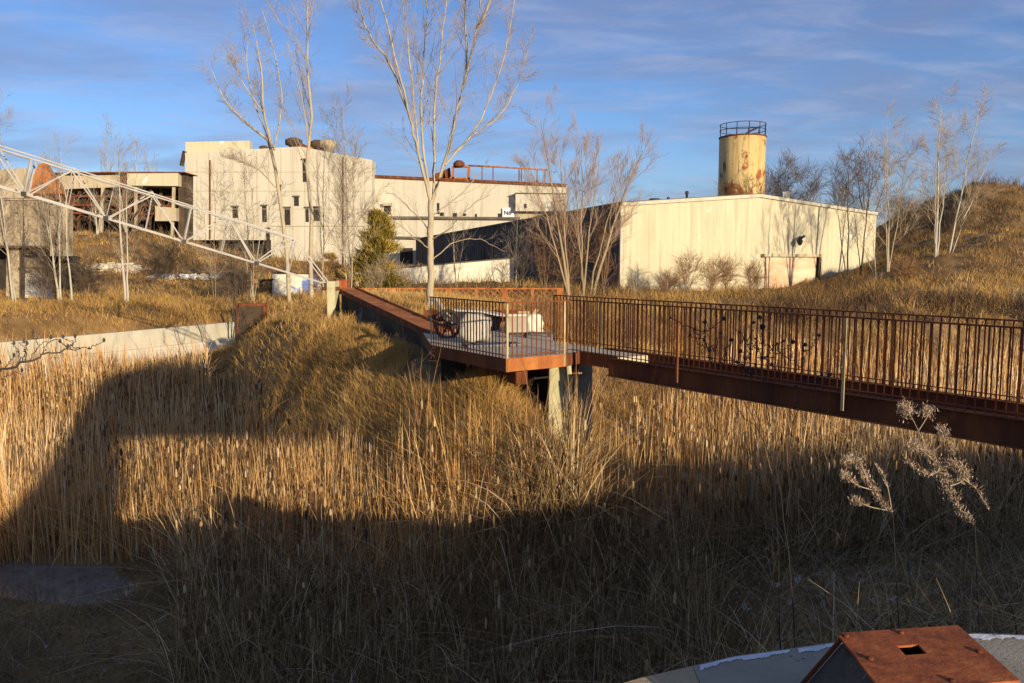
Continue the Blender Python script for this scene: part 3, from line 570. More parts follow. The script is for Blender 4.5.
# sign board on the wing
sb = thing('sign_board', at(508, 213, 140.6), 'small white board lettered N6 on the ledge of the works wing', 'sign')
m = MB(); m.prism(polyD([(502.5, 208), (511, 207.6), (514, 210.5), (514, 217), (502.5, 217)], 140.55), (0, .12, 0)); m.build('board', M['sign_white'], sb)
cu = bpy.data.curves.new('lettering', 'FONT'); cu.body = 'N6'; cu.size = 1.05; cu.extrude = .02; cu.align_x = 'CENTER'; cu.offset = .02
tx = bpy.data.objects.new('lettering', cu); COL.objects.link(tx); bpy.context.view_layer.update()
me = bpy.data.meshes.new_from_object(tx); bpy.data.objects.remove(tx); me.name = 'lettering'
o = link('lettering', me, M['sign_ink'], sb); p = at(507.6, 214.8, 140.5) - WL[sb]; o.location = p; o.rotation_euler = (math.radians(90), 0, 0)
# ------------------------------------------------------------------ ramp wall in front of the dark side, low graffiti wall
def wall_strip(name, p, q, zb0, zb1, th, mat, label, cat, cap=None):
    p, q = Vector(p), Vector(q); d = Vector((q.x - p.x, q.y - p.y, 0)).normalized(); n = Vector((-d.y, d.x, 0))
    t = thing(name, (p.x, p.y, zb0), label, cat); m = MB()
    m.prism([Vector((p.x, p.y, zb0)), Vector((q.x, q.y, zb1)), q, p], n * th); m.build('wall', mat, t)
    if cap:
        m = MB(); m.prism([p + n * -.06 + Z * .002, q + n * -.06 + Z * .002, q + n * -.06 + Z * .12, p + n * -.06 + Z * .12], n * (th + .12)); m.build('coping', cap, t)
    return t
wall_strip('ramp_wall', at(355, 272.5, 74), at(514, 258.5, 80), 2.8, 3.0, .4, M['pale_concrete'], 'long pale concrete ramp wall streaked with grime, below the dark side of the warehouse', 'wall', M['roof'])
wall_strip('painted_wall', at(272, 274, 64), at(330, 275, 66), 2.5, 2.5, .4, M['graffiti_white'], 'low white wall with blue sprayed graffiti behind the two pale trees', 'wall')
t = thing('doorway', at(266, 295, 64), 'small dark open doorway shed left of the painted wall', 'shed'); m = MB()
m.prism(polyD([(259, 281), (271.6, 280), (271.6, 303), (259, 303)], 64.2), (0, 2, 0)); m.build('shed_wall', M['dark_wood'], t)
m = MB(); m.prism(polyD([(258, 279.6), (272.6, 278.6), (272.6, 280), (258, 281)], 63.8), (0, 2.6, 0)); m.build('shed_roof', M['dark_void'], t)
# ------------------------------------------------------------------ left retaining wall
A = WA - WD * 22; B = WB
t = thing('retaining_wall', (B.x, B.y, .8), 'long low weathered concrete retaining wall between the reeds and the grassy rise', 'wall'); m = MB()
m.prism([Vector((A.x, A.y, 0)), Vector((B.x, B.y, 0)), Vector((B.x, B.y, 2.46)), Vector((A.x, A.y, 2.46))], -WN * .3); m.build('wall', M['concrete'], t)
m = MB(); prof = [(.003, .2), (1.0, .2), (1.0, .95), (.25, 1.5), (.003, 1.5)]; m.prism([Vector((A.x, A.y, z)) + WN * o for o, z in prof], Vector((B.x - A.x, B.y - A.y, 0)) * .97); m.build('footing_ledge', M['pale_concrete'], t)
t = thing('culvert_gate', at(252, 335, 48), 'dark rusted steel gate box at the end of the retaining wall', 'gate'); m = MB()
c = at(252, 322, 48.4); m.box(c, (1.5, .12, 1.9)); m.build('panel', M['dark_wood'], t)
for s in (-.82, .82):
    m = MB(); m.box(c + Vector((s, 0, -.1)), (.14, .3, 2.3)); m.build('post', M['picket'], t)
m = MB(); m.box(c + Vector((0, 0, 1.05)), (1.78, .34, .16)); m.build('lintel', M['picket'], t)
# ------------------------------------------------------------------ left block building, hopper, gallery
D = 60
lb = thing('kiln_house', at(20, 300, D), 'weathered tan block building with an open lower storey at the far left', 'building')
m = MB(); m.prism(polyD([(-75, 200), (40, 200), (40, 246), (-75, 246)], D), (0, 1.2, 0)); m.build('wall', M['brick'], lb)
m = MB(); m.prism(polyD([(50, 205), (68, 205), (68, 256), (50, 256)], D + .6), (0, .7, 0)); m.build('wing_wall', M['brick'], lb)
m = MB(); m.prism(polyD([(40.5, 203), (49.5, 203), (49.5, 260), (40.5, 260)], D + 1.6), (0, .5, 0)); m.build('shaded_side_strip', M['dark_void'], lb)  # near-black strip: shade of the side face put into the colour
m = MB(); m.bar(at(-60, 246.8, D - .2), at(43, 246.8, D - .2), .5, .16); m.build('floor_beam', M['dark_wood'], lb)
m = MB(); m.prism(polyD([(6, 247.5), (19, 247.5), (19, 302), (6, 302)], D + .3), (0, 3, 0)); m.build('pier_wall', M['brick'], lb)
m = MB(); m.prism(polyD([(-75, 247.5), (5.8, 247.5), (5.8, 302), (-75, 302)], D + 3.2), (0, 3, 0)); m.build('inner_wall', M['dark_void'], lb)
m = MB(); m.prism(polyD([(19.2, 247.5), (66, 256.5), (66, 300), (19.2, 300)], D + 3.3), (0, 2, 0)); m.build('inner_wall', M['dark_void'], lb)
for px in (22, -20, -45):
    m = MB(); m.bar(at(px, 302, D + .2), at(px, 247.4, D + .2), .22, .22, (0, 1, 0)); m.build('column', M['dark_wood'], lb)
m = MB(); m.bar(at(24, 253, D), at(44, 247.6, D), .2, .2); m.build('brace', M['dark_wood'], lb); m = MB(); m.bar(at(19, 268, D), at(40, 268, D), .16, .12); m.build('brace', M['dark_wood'], lb)
m = MB(); p = polyD([(25, 274), (37, 270), (49, 282), (50, 300), (25, 300)], D + .4); m.prism(p, (0, .4, 0)); m.build('painted_slab', M['graffiti_white'], lb)
m = MB(); m.prism(polyD([(-76, 198.6), (41, 198.6), (41, 199.9), (-76, 199.9)], D - .15), (0, 1.6, 0)); m.build('roof', M['old_wood'], lb)
m = MB(); m.prism(polyD([(-60, 172), (26, 168), (26, 198), (-60, 198)], D + 10), (0, .6, 0)); m.build('upper_storey', M['old_wood'], lb)
hp = thing('hopper', at(45, 195, D + 3), 'rusty steel pyramid hopper on top of the tan block building', 'hopper')
ap = at(43.5, 164, D + 3.4); bs = [at(27, 193.5, D + 2.6), at(62, 193.5, D + 2.6), at(62, 193.5, D + 2.6) + Vector((-.3, 1.6, 0)), at(27, 193.5, D + 2.6) + Vector((0, 1.6, 0))]
tp = [ap + Vector(v) for v in ((-.25, -.25, 0), (.25, -.25, 0), (.25, .25, 0), (-.25, .25, 0))]
m = MB(); m.add(bs + tp, [(0, 1, 5, 4), (1, 2, 6, 5), (2, 3, 7, 6), (3, 0, 4, 7), (4, 5, 6, 7), (0, 3, 2, 1)]); m.build('cone', M['rust_bright'], hp)
m = MB(); m.box((bs[0] + bs[2]) / 2 - Z * .26, (2.7, 1.9, .5)); m.build('rim', M['rust'], hp)
for i in range(4):
    m = MB(); q = bs[i] - Z * .5; m.bar(q, Vector((q.x, q.y, at(0, 200, D).z - .5)), .2, .2); m.build('leg', M['rust'], hp)
D = 104
gl = thing('conveyor_gallery', at(120, 245, D), 'long raised pale conveyor gallery on a tangle of dark trestle legs', 'gallery')
m = MB(); m.prism(polyD([(40, 174), (119, 173), (119, 187), (40, 190)], D), (0, 3.5, 0)); m.build('gallery_wall', M['old_wood'], gl)
m = MB(); m.prism(polyD([(127, 172.5), (178, 172.5), (178, 186), (127, 185.5)], D - .6), (0, 3.5, 0)); m.build('gallery_wall', M['cream_wall'], gl)
m = MB(); m.prism(polyD([(119.3, 174), (126.7, 173.6), (126.7, 187), (119.3, 187)], D + .2), (0, 3, 0)); m.build('gallery_joint', M['rust'], gl)
m = MB(); m.prism(polyD([(40, 172.6), (119, 171.6), (184, 171.8), (184, 172.4), (119, 172.9), (40, 173.9)], D - .8), (0, 4.5, 0)); m.build('roof', M['rust'], gl)
m = MB(); m.prism(polyD([(178.3, 173), (184, 173), (184, 245), (178.3, 245)], D + .5), (0, 3, 0)); m.build('end_wall', M['dark_wood'], gl)
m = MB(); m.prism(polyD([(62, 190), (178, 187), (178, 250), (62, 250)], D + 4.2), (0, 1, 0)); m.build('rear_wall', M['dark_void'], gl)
for i, px in enumerate((66, 78, 90, 101, 113, 124, 136, 149, 161, 172)):
    m = MB(); dd = D + (i % 3) * 1.2; m.bar(at(px, 246, dd), at(px + (i % 2) * 2, 187, dd), .32, .32, (0, 1, 0)); m.build('trestle_leg', M['dark_wood' if i % 3 else 'old_wood'], gl)
m = MB()
for i in range(9):
    x = 64 + i * 12; m.bar(at(x, 226 - (i % 3) * 3, D + .4), at(x + 15, 192 + (i % 2) * 4, D + .4), .16, .16)
    m.bar(at(x + 13, 230 - (i % 2) * 6, D + 1), at(x, 200, D + 1), .16, .16)
for y in (196, 205, 213): m.bar(at(70, y, D + .2), at(176, y + 1, D + .2), .2, .25)
m.build('trestle_brace', M['rust'], gl)
for i in range(16):
    x = 66 + (i * 37) % 110; y = 190 + (i * 23) % 40; m = MB(); m.bar(at(x, y, D - .3), at(x + (-1) ** i * 9, y + 5 + (i * 7) % 17, D - .3), .14, .2); m.build('broken_brace', M['dark_wood'], gl)
m = MB(); m.prism(polyD([(155, 206), (176, 208), (176, 221), (155, 221)], D - .5), (0, 2, 0)); m.build('lower_bin', M['old_wood'], gl)
# ------------------------------------------------------------------ conveyor truss (painted steel, coming down from the left)
def dep(px): return 1 / ((1 / 29.6) + ((1 / 25.5) - (1 / 29.6)) * (333 - px) / 333)
def TB(px): return at(px, 187 + 99 / 333 * px, dep(px))
def TT(px): return at(px, 149 + .3065 * px, dep(px))
td = TB(333) - TB(0); td.z = 0; td.normalize(); tn = Vector((-td.y, td.x, 0));  tn = tn if tn.y > 0 else -tn; TW = .85
tr_ = thing('conveyor_truss', TB(333), 'white painted steel lattice conveyor truss sloping down from the upper left', 'truss')
for off in (0, TW):
    v = tn * off; u_ = Z * (.2 if off else 0); w_ = Z * (.085 if off else 0)
    m = MB(); m.bar(TT(-130) + v + u_, TT(296) + v + u_ * .5, .036, .042); m.build('top_chord', M['white_steel'], tr_)
    m = MB(); m.bar(TB(-130) + v + w_, TB(334) + v + w_ * .3, .052, .056); m.build('bottom_chord', M['white_steel'], tr_)
    bn = [-140, -58, 24, 106, 184, 256.5, 331]; tn_ = [-90, -8, 72, 152, 229, 296]
    for i, b in enumerate(bn[:-1]):
        for x in (tn_[i - 1] if i else None, tn_[i]):
            if x is None: continue
            m = MB(); m.bar(TB(b) + v, TT(x) + v + u_, .036, .04); m.build('diagonal', M['white_steel'], tr_)
    m = MB(); m.bar(TB(bn[-1]) + v, TT(tn_[-1]) + v, .036, .04); m.build('diagonal', M['white_steel'], tr_)
    for b in (24, 184): m = MB(); m.bar(TB(b) + v, TT(b + 7) + v, .055, .055); m.build('upright', M['white_steel'], tr_)
    for x in tn_: m = MB(); m.bar(TB(x - 7) + v, TT(x) + v, .022, .022); m.build('hanger', M['white_steel'], tr_)
for b in (-58, 24, 106, 184, 256.5, 331):
    m = MB(); m.bar(TB(b), TB(b) + tn * TW, .042, .042); m.build('cross_strut', M['white_steel'], tr_)
for x in (-8, 72, 152, 229, 296):
    m = MB(); m.bar(TT(x), TT(x) + tn * TW, .042, .042); m.build('cross_strut', M['white_steel'], tr_)
for lst, fn_ in ((np.linspace(-130, 322, 23), TB), (np.linspace(-130, 290, 21), TT)):
    m = MB()
    for i in range(len(lst) - 1): m.bar(fn_(lst[i]) + tn * (TW * (i % 2)), fn_(lst[i + 1]) + tn * (TW * ((i + 1) % 2)), .026, .026)
    m.build('lacing', M['white_steel'], tr_)
for b in (24, 106, 184, 256.5):
    m = MB(); m.bar(TB(b), TT(b + 7) + tn * TW, .022, .022); m.build('sway_brace', M['white_steel'], tr_)
for b in (24, 106, 184, 256.5):
    m = MB(); m.box(TB(b) - tn * .09, (.15, .025, .15), td); m.build('gusset_plate', M['dark_steel'], tr_)
# ------------------------------------------------------------------ footbridge
FZ = CAMZ - 1.77; RH = 1.05; BW = 1.25
def bl(t, s=0, z=FZ): q = BA + BU * t + BN * s; return Vector((q.x, q.y, z))
t607 = 1.0
for _ in range(40):                                       # where pixel column 607 crosses the bridge line
    q = bl(t607); t607 += (((607 - 512) / 800 * q.y) - q.x) / (BU.x - (95 / 800) * BU.y)
def tpx(px):
    k = (px - 512) / 800; return (k * BA.y - BA.x) / (BU.x - k * BU.y)
fb = thing('footbridge', bl(t607), 'long narrow rusted steel footbridge with picket railings on both sides', 'footbridge')
TE = 12.5
m = MB(); m.bar(bl(t607, .06, FZ - .17), bl(TE, .06, FZ - .17), .012, .32)
m.bar(bl(t607, .06, FZ - .006), bl(TE, .06, FZ - .006), .14, .012); m.bar(bl(t607, .06, FZ - .336), bl(TE, .06, FZ - .336), .14, .012); m.build('girder', M['rust'], fb)
m = MB(); m.bar(bl(-.2, BW - .06, FZ - .17), bl(TE, BW - .06, FZ - .17), .012, .32); m.bar(bl(-.2, BW - .06, FZ - .006), bl(TE, BW - .06, FZ - .006), .14, .012); m.bar(bl(-.2, BW - .06, FZ - .336), bl(TE, BW - .06, FZ - .336), .14, .012); m.build('girder', M['rust'], fb)
m = MB(); m.bar(bl(t607 + .01, BW / 2, FZ - .24), bl(TE, BW / 2, FZ - .24), BW - .16, .05); m.build('deck', M['rust'], fb)
def railing(root, p, q, posts, tan=(), side=Vector((0, 0, 0)), drop=0.0):
    p, q = Vector(p), Vector(q); d = q - p; L = d.length; dn = d / L; n = Vector((-dn.y, dn.x, 0))
    m = MB(); m.bar(p + Z * (RH - .01), q + Z * (RH - .01), .045, .022); m.build('handrail', M['picket'], root)
    ts = sorted(posts); edges = [0] + ts + [L]
    for i, t in enumerate(ts):
        m = MB(); c = p + dn * t + side
        m.bar(c - Z * drop, c + Z * (RH - .022), .014, .042, (dn.x, dn.y, 0)); m.build('post', M['tan_post'] if i in tan else M['rust_bright'], root)
    for a, b in zip(edges[:-1], edges[1:]):
        k = int((b - a) / .112)
        if k < 1: continue
        m = MB()
        for i in range(1, k + (1 if b < L - 1e-3 else 1)):
            c = p + dn * (a + (b - a) * i / (k + 1e-9) * (k / (k + 0.0 or 1)))
            if abs(a + (b - a) * i / k - b) < .02: continue
            m.bar(c, c + Z * (RH - .022), .016, .016, (dn.x, dn.y, 0))
        m.bar(p + dn * (a + .01) + Z * .06, p + dn * (b - .01) + Z * .06, .03, .012)
        m.build('picket_panel', M['picket'], root)
tp0 = tpx(569); pn = [tpx(679) - tp0, tpx(847) - tp0]; stp = pn[1] - pn[0]; pn.append(pn[1] + stp); pn.append(pn[1] + 2 * stp)
railing(fb, bl(tp0, .02), bl(TE, .02), [x for x in pn if x < TE - tp0 - .1], (1, 2), -BN * .035, .24)
q0 = bl(-2.05, BW - .04); tf = [tpx(655) , tpx(721), tpx(894)]
# far railing posts, found by sight line on the far side
def tfar(px):
    k = (px - 512) / 800; b = bl(0, BW - .04); return (k * b.y - b.x) / (BU.x - k * BU.y)
tf = [tfar(655) + 2.05, tfar(721) + 2.05, tfar(894) + 2.05, tfar(894) + 2.05 + 3.0]
railing(fb, q0, bl(TE, BW - .04), [x for x in [0.02, tfar(601) + 2.05] + tf if x < TE + 2], (1, 2), Vector((0, 0, 0)), .0)
# platform
P1 = Vector((1.05, 15.56, FZ)); P2 = Vector((-.11, 14.75, FZ)); P3 = Vector((-1.77, 17.3, FZ))
A2 = bl(t607 - .02, .3); F0 = bl(-2.0, BW - .02)
plan = [P2, P1, bl(.05, .3), A2, bl(t607 - .02, BW + .02), F0, Vector((1.1, 20.6, FZ)), Vector((.3, 22.8, FZ)), Vector((-2.5, 22.8, FZ)), Vector((-2.3, 20.4, FZ)), P3]
pf = thing('viewing_platform', (0, 17, FZ), 'concrete-floored viewing platform edged with a rusted steel band, at the bend of the footbridge', 'platform')
cen = Vector((-.3, 18.5, FZ)); ins = [p + (cen - p).normalized() * .05 for p in plan]
M['floor_slab'] = nmat('floor_slab', [(.3, (.46, .38, .25)), (.7, (.60, .52, .37))], 1.6, .9, (1, 1, 1), .2, 30, over=[((.2, .17, .12), 2, .58, .75, (1, 1, 1))])
m = MB(); m.prism([Vector((p.x, p.y, FZ - .2)) for p in ins], Z * .17); m.build('slab', M['floor_slab'], pf)
for a, b, mt in ((P2, P1, 'rust_bright'), (P3, P2, 'rust'), (Vector((-2.3, 20.4, FZ)), P3, 'rust'), (bl(.05, .3), A2, 'rust'), (P1, bl(.05, .3), 'rust')):
    m = MB(); m.bar(a - Z * .125, b - Z * .125, .014, .25); m.build('edge_band', M[mt], pf)
m = MB(); m.bar(plan[7] + Z * .27, plan[8] + Z * .27, .03, .34); m.build('edge_band', M['rust'], pf)
m = MB(); m.bar(P2.lerp(P3, .12) + Vector((.5, .6, -.42)), P3 + Vector((.6, 1.6, -.42)), .25, .4); m.bar(bl(-.4, .5, FZ - .42), bl(-4, .9, FZ - .42), .25, .4); m.build('beam', M['rust'], pf)
railing(pf, P2, P1, [.03, (P1 - P2).length - .03], (0, 1), Vector((0, 0, 0)), .24)
L = (P3 - P2).length; railing(pf, P2, P3, [L * .47, L - .03], (1,), Vector((0, 0, 0)), .3)
railing(pf, P1, bl(tp0, .02), [], ())
# pier
pr = thing('bridge_pier', (1.3, 16.9, 0), 'broad tapering concrete pier standing in the reeds below the platform', 'pier')
pc = at(571, 400, 16.6); pc.z = 0
d1 = Vector((.90, .43, 0)); d2 = Vector((-.43, .90, 0))
def quad(c, a, b, z, k): return [Vector((c.x, c.y, z)) + d1 * (i * a) + d2 * (j * b) for i, j in ((-1, -1), (1, -1), (1, 1), (-1, 1))]
pa = at(560, 400, 16.15); pb_ = at(587.5, 400, 17.3)
def taper(name, c, w0, w1, s0, dpt, mat):
    m = MB(); c = Vector((c.x, c.y, 0)); lo = [c + Vector((x, y, -.5)) for x, y in ((-w0, 0), (w0, 0), (w0, dpt), (-w0, dpt))]; hi = [c + Vector((x - s0, y, FZ - .24)) for x, y in ((-w1, 0), (w1, 0), (w1, dpt), (-w1, dpt))]
    m.add(lo + hi, [(0, 1, 5, 4), (1, 2, 6, 5), (2, 3, 7, 6), (3, 0, 4, 7), (4, 5, 6, 7)]); m.build(name, mat, pr, bevel=.02)
taper('column', pa + Vector((.14, 0, 0)), .44, .22, .14, .5, M['moss_concrete'])
taper('column', pb_ + Vector((-.1, 0, 0)), .24, .20, 0, .3, M['grey_concrete'])
m = MB(); m.prism([Vector((p.x, p.y, -.5)) for p in (Vector((-1.6, 17.9, 0)), Vector((1.62, 18.1, 0)), Vector((1.6, 18.6, 0)), Vector((-1.7, 18.4, 0)))], Z * (FZ + .26)); m.build('abutment', M['dark_void'], pr)  # concrete coloured near-black to stand for the deep shade under the deck
# approach: rusted plate walkway on a graffiti wall, running back to the foot of the truss
E0 = Vector((-2.05, 20.3, FZ)); E1 = at(338, 288.5, 30)
ed = (E1 - E0); eh = Vector((ed.x, ed.y, 0)).normalized(); en = Vector((eh.y, -eh.x, 0)); en = en if en.x > 0 else -en
apx = thing('approach_walkway', (E0.x, E0.y, FZ), 'rusted steel plate walkway on a dark graffiti-covered wall, leading back to the truss', 'walkway')
m = MB(); m.prism([E0 - Z * .1, E0, E0 + en * .62, E0 + en * .62 - Z * .1], ed); m.build('deck_plate', M['rust_bright'], apx)
m = MB(); m.prism([E0 - en * .02 - Z * .16, E0 - en * .02 + Z * .02, E0 - en * .005 + Z * .02, E0 - en * .005 - Z * .16], ed); m.build('edge_plate', M['rust'], apx)
m = MB(); m.prism([E0 + en * .63 - Z * .3, E0 + en * .63 + Z * .07, E0 + en * .66 + Z * .07, E0 + en * .66 - Z * .3], ed); m.build('kerb_plate', M['rust_bright'], apx)
w0, w1 = E0 + en * .12 - Z * .101, E1 + en * .12 - Z * .101
m = MB(); m.prism([Vector((w0.x, w0.y, 1.2)), w0, w0 + en * .45, Vector((w0.x, w0.y, 1.2)) + en * .45], w1 - w0); m.build('wall', M['graffiti_wall'], apx)
m = MB(); c = E1 - eh * .0 + en * .1; m.box(at(333.5, 303, 29.3) - Z * .1, (.30, .7, 1.8)); m.build('abutment', M['moss_concrete'], apx)
m = MB(); m.prism(polyD([(336, 280), (347, 279.5), (347, 288), (336, 288)], 30.3), (0, .6, 0)); m.build('end_plate', M['rust_plate'], apx)
m = MB(); m.box(at(331, 288.5, 29.2), (.55, .5, .12)); m.build('bearing_plate', M['rust'], apx)
# lattice fence
def lattice(px0, px1, D):
    t = thing('lattice_fence', at((px0 + px1) / 2, 307, D), 'rust-orange lattice panel fence running behind the platform', 'fence')
    a, b = at(px0, 306.5, D), at(px1, 306.5, D); L = b.x - a.x; H = 1.12; n = 8; w = L / n; LS_ = .02
    for i in range(n + 1):
        m = MB(); m.box(a + Vector((w * i, 0, H / 2)), (.2 if i % 2 else .36, .16, H + .06)); m.build('post', M['rust_bright'], t)
    for z in (.06, H):
        m = MB(); m.box(a + Vector((L / 2, -.1, z)), (L, .03, .09)); m.build('rail', M['rust_bright'], t)
    for i in range(n):
        x0 = a.x + w * i + .18; x1 = x0 + w - .36; m = MB(); y = a.y - .03; s = .42; k = -H
        def clip(xa, za, sg):
            pts = []
            for z in (0.1, H - .05):
                pass
            return pts
        q = x0 - H
        while q < x1:
            for sg in (1, -1):
                xa, za, xb, zb = (q, 0.1, q + H, H) if sg > 0 else (q + H, .1, q, H)
                if sg > 0:
                    if xa < x0: za += (x0 - xa) / H * (zb - za); xa = x0
                    if xb > x1: zb = za + (zb - za) * (x1 - xa) / (xb - xa); xb = x1
                else:
                    if xb < x0: zb = zb - (zb - za) * (x0 - xb) / (xa - xb); xb = x0
                    if xa > x1: za = za + (zb - za) * (xa - x1) / (xa - xb); xa = x1
                if abs(xb - xa) > .05: m.bar((xa, y + .03 * sg, a.z + za), (xb, y + .03 * sg, a.z + zb), .02, .035)
            q += s
        m.build('lattice_panel', M['rust_bright'], t)
lattice(338, 560, 50)
# things on the platform
def ft(px, py): return atz(px, py, FZ - .03)
b = ft(476, 343); rock('boulder', b + Z * .34, (.42, .36, .42), M['pale_stone'], 3, rough=.22); tag(bpy.data.objects['boulder'], 'large pale rounded stone standing on the platform behind the railing', 'stone')
b = ft(534, 332); rock('white_stone', b + Z * .22, (.3, .28, .34), M['pale_concrete'], 9, rough=.3); tag(bpy.data.objects['white_stone'], 'lumpy white stone beside the grey block on the platform', 'stone')
b = ft(448, 338); wh_ = thing('iron_wheel', b, 'dark spoked iron machine wheel leaning by the left railing of the platform', 'wheel')
ax1 = Vector((.85, .5, 0)); c = b + Z * .33
m = MB(); m.tube([c + ax1 * math.cos(t) * .33 + Z * math.sin(t) * .33 for t in np.linspace(0, 6.2832, 25)], .045, 6, False); m.build('rim', M['dark_steel'], wh_)
m = MB(); m.tube([c - ax1.cross(Z) * .1, c + ax1.cross(Z) * .1], .07, 8); m.build('hub', M['dark_steel'], wh_)
m = MB()
for k in range(6): t = k * math.pi / 3; m.bar(c, c + ax1 * math.cos(t) * .31 + Z * math.sin(t) * .31, .03, .04)
m.build('spokes', M['dark_steel'], wh_)
b = ft(516, 332.5); gb = thing('stone_block', b, 'squat grey block with a pale top edge on the platform', 'block')
m = MB(); a = Vector((.5, .12, 0)).normalized(); n = Vector((-a.y, a.x, 0)); h = .44; q = lambda s, w, z: [b + a * (i * w) + n * (j * .2) + Z * z for i, j in ((-1, -1), (1, -1), (1, 1), (-1, 1))]
m.add(q(0, .3, 0) + q(0, .24, h), [(0, 1, 5, 4), (1, 2, 6, 5), (2, 3, 7, 6), (3, 0, 4, 7), (4, 5, 6, 7), (3, 2, 1, 0)]); m.build('body', M['grey_concrete'], gb, bevel=.02)
m = MB(); m.box(b + Z * (h + .022), (.52, .44, .04), a); m.build('top_slab', M['pale_concrete'], gb)
b = ft(530, 337.5); sk = thing('low_rail_bench', b, 'low dark rail on short feet lying in front of the grey block', 'rail'); a = Vector((.98, .2, 0))
m = MB(); m.bar(b - a * .6 + Z * .1, b + a * .6 + Z * .1, .12, .05); m.build('rail', M['dark_steel'], sk)
for s in (-.5, -.1, .5): m = MB(); m.bar(b + a * s, b + a * s + Z * .074, .1, .1); m.build('foot', M['blue_grey'], sk)
b = ft(468, 330); mc = thing('machine_part', b, 'dark broken machine casting with a pale flat top behind the boulder', 'machinery'); a = Vector((.96, -.25, 0)); n = Vector((.25, .96, 0))
m = MB(); m.prism([b - a * .5, b + a * .75, b + a * .85 + Z * .34, b + a * .3 + Z * .46, b - a * .35 + Z * .5, b - a * .6 + Z * .25], n * .5); m.build('casting', M['dark_steel'], mc, bevel=.03)
m = MB(); m.prism([b - a * .5 + Z * .503, b + a * .35 + Z * .48, b + a * .95 + Z * .37, b + a * .95 + Z * .41, b + a * .35 + Z * .53, b - a * .5 + Z * .55], n * .52); m.build('top_slab', M['stone'], mc)
b = ft(492, 346); bs_ = thing('steel_plate', b, 'thin dark blue steel plate lying flat on the platform floor', 'plate'); m = MB(); m.box(b + Z * .032, (1.2, .5, .05), (.95, .3, 0)); m.build('plate', M['blue_grey'], bs_)
for s in (-.4, .4): m = MB(); m.box(b + Vector((.95, .3, 0)).normalized() * s - Z * .002 + Z * .065, (.06, .5, .02), (.95, .3, 0)); m.build('batten', M['dark_steel'], bs_)
b = ft(445, 318); lg = thing('leaning_post', b, 'pale timber post leaning across the back of the platform', 'post'); m = MB(); m.bar(at(434, 298, 20), at(453, 326, 19.6), .13, .13); m.build('timber', M['bark'], lg)
b = ft(538, 318); m = MB(); m.bar(at(530, 322, 21.6), at(537, 309, 21.6), .1, .1); m.bar(at(524, 322, 21.7), at(524, 311, 21.7), .3, .1, (0, 1, 0)); tag(m.build('timber_offcut', M['tan_post'], None, b), 'short yellow timber offcuts standing behind the white stone', 'timber')
# ------------------------------------------------------------------ foreground ledge and rusty box
LZ = 3.60
le = [atz(600, 690, LZ), atz(640, 678, LZ), atz(692, 666, LZ)]
le2 = [atz(692.5, 666, LZ), atz(735, 656, LZ), atz(790, 648.5, LZ), atz(835, 642, LZ), atz(900, 637, LZ), atz(975, 633, LZ), atz(1060, 636, LZ), atz(1160, 640, LZ)]
ld = thing('concrete_ledge', (1.5, 3.5, LZ - .3), 'grey concrete ledge with a flaking white edge, below the viewer', 'ledge')
x0 = le2[0].x
m = MB(); m.prism([Vector((p.x, p.y, LZ - .3)) for p in [Vector((x0 + .02, .6, 0))] + [Vector((5.2, .6, 0))] + le2[::-1]], Z * .3); m.build('slab', M['grey_concrete'], ld)
m = MB(); m.prism([Vector((p.x, p.y, LZ - .3)) for p in [Vector((-.4, 3.0, 0)), Vector((x0 - .02, 3.0, 0))] + le[::-1]], Z * .3); m.build('slab', M['sunlit_concrete'], ld)  # tan colour stands in for sunlight on this end of the ledge
# flaking paint: an uneven thin skin along the edge
random.seed(5)
for seg in (((700, 790)), ((798, 842)), ((950, 1130))):
    m = MB(); xs = np.linspace(seg[0], seg[1], 60); out = []; inn = []
    for px in xs:
        py = np.interp(px, [692, 735, 790, 835, 900, 975, 1060, 1160], [666, 656, 648.5, 642, 637, 633, 636, 640]); wd = 4.6 + 1.1 * math.sin(px * .11) + .7 * math.sin(px * .37 + 1) + random.uniform(-.8, .8)
        out.append(atz(px, py + .8, LZ + .004)); inn.append(atz(px + random.uniform(-.4, .4), py + wd, LZ + .004))
    vs = out + inn; n = len(xs); m.add(vs, [(i, i + 1, n + i + 1, n + i) for i in range(n - 1)]); m.build('edge_paint', M['white_edge'], ld)
PT = 4.10
bx = thing('rusted_cap_box', (1.7, 3.4, LZ), 'rusted steel box with a square-holed bolted cap plate, standing on the concrete ledge', 'box')
TLc, TRc = atz(837, 633, PT), atz(958, 625, PT); NLc = atz(882, 691, PT); NRc = TRc + NLc - TLc
exu = (TRc - TLc); eyu = (NLc - TLc)
def pp(u, v, z=PT): q = TLc + exu * u + eyu * v; return Vector((q.x, q.y, z))
hc = atz(928, 655.5, PT); 
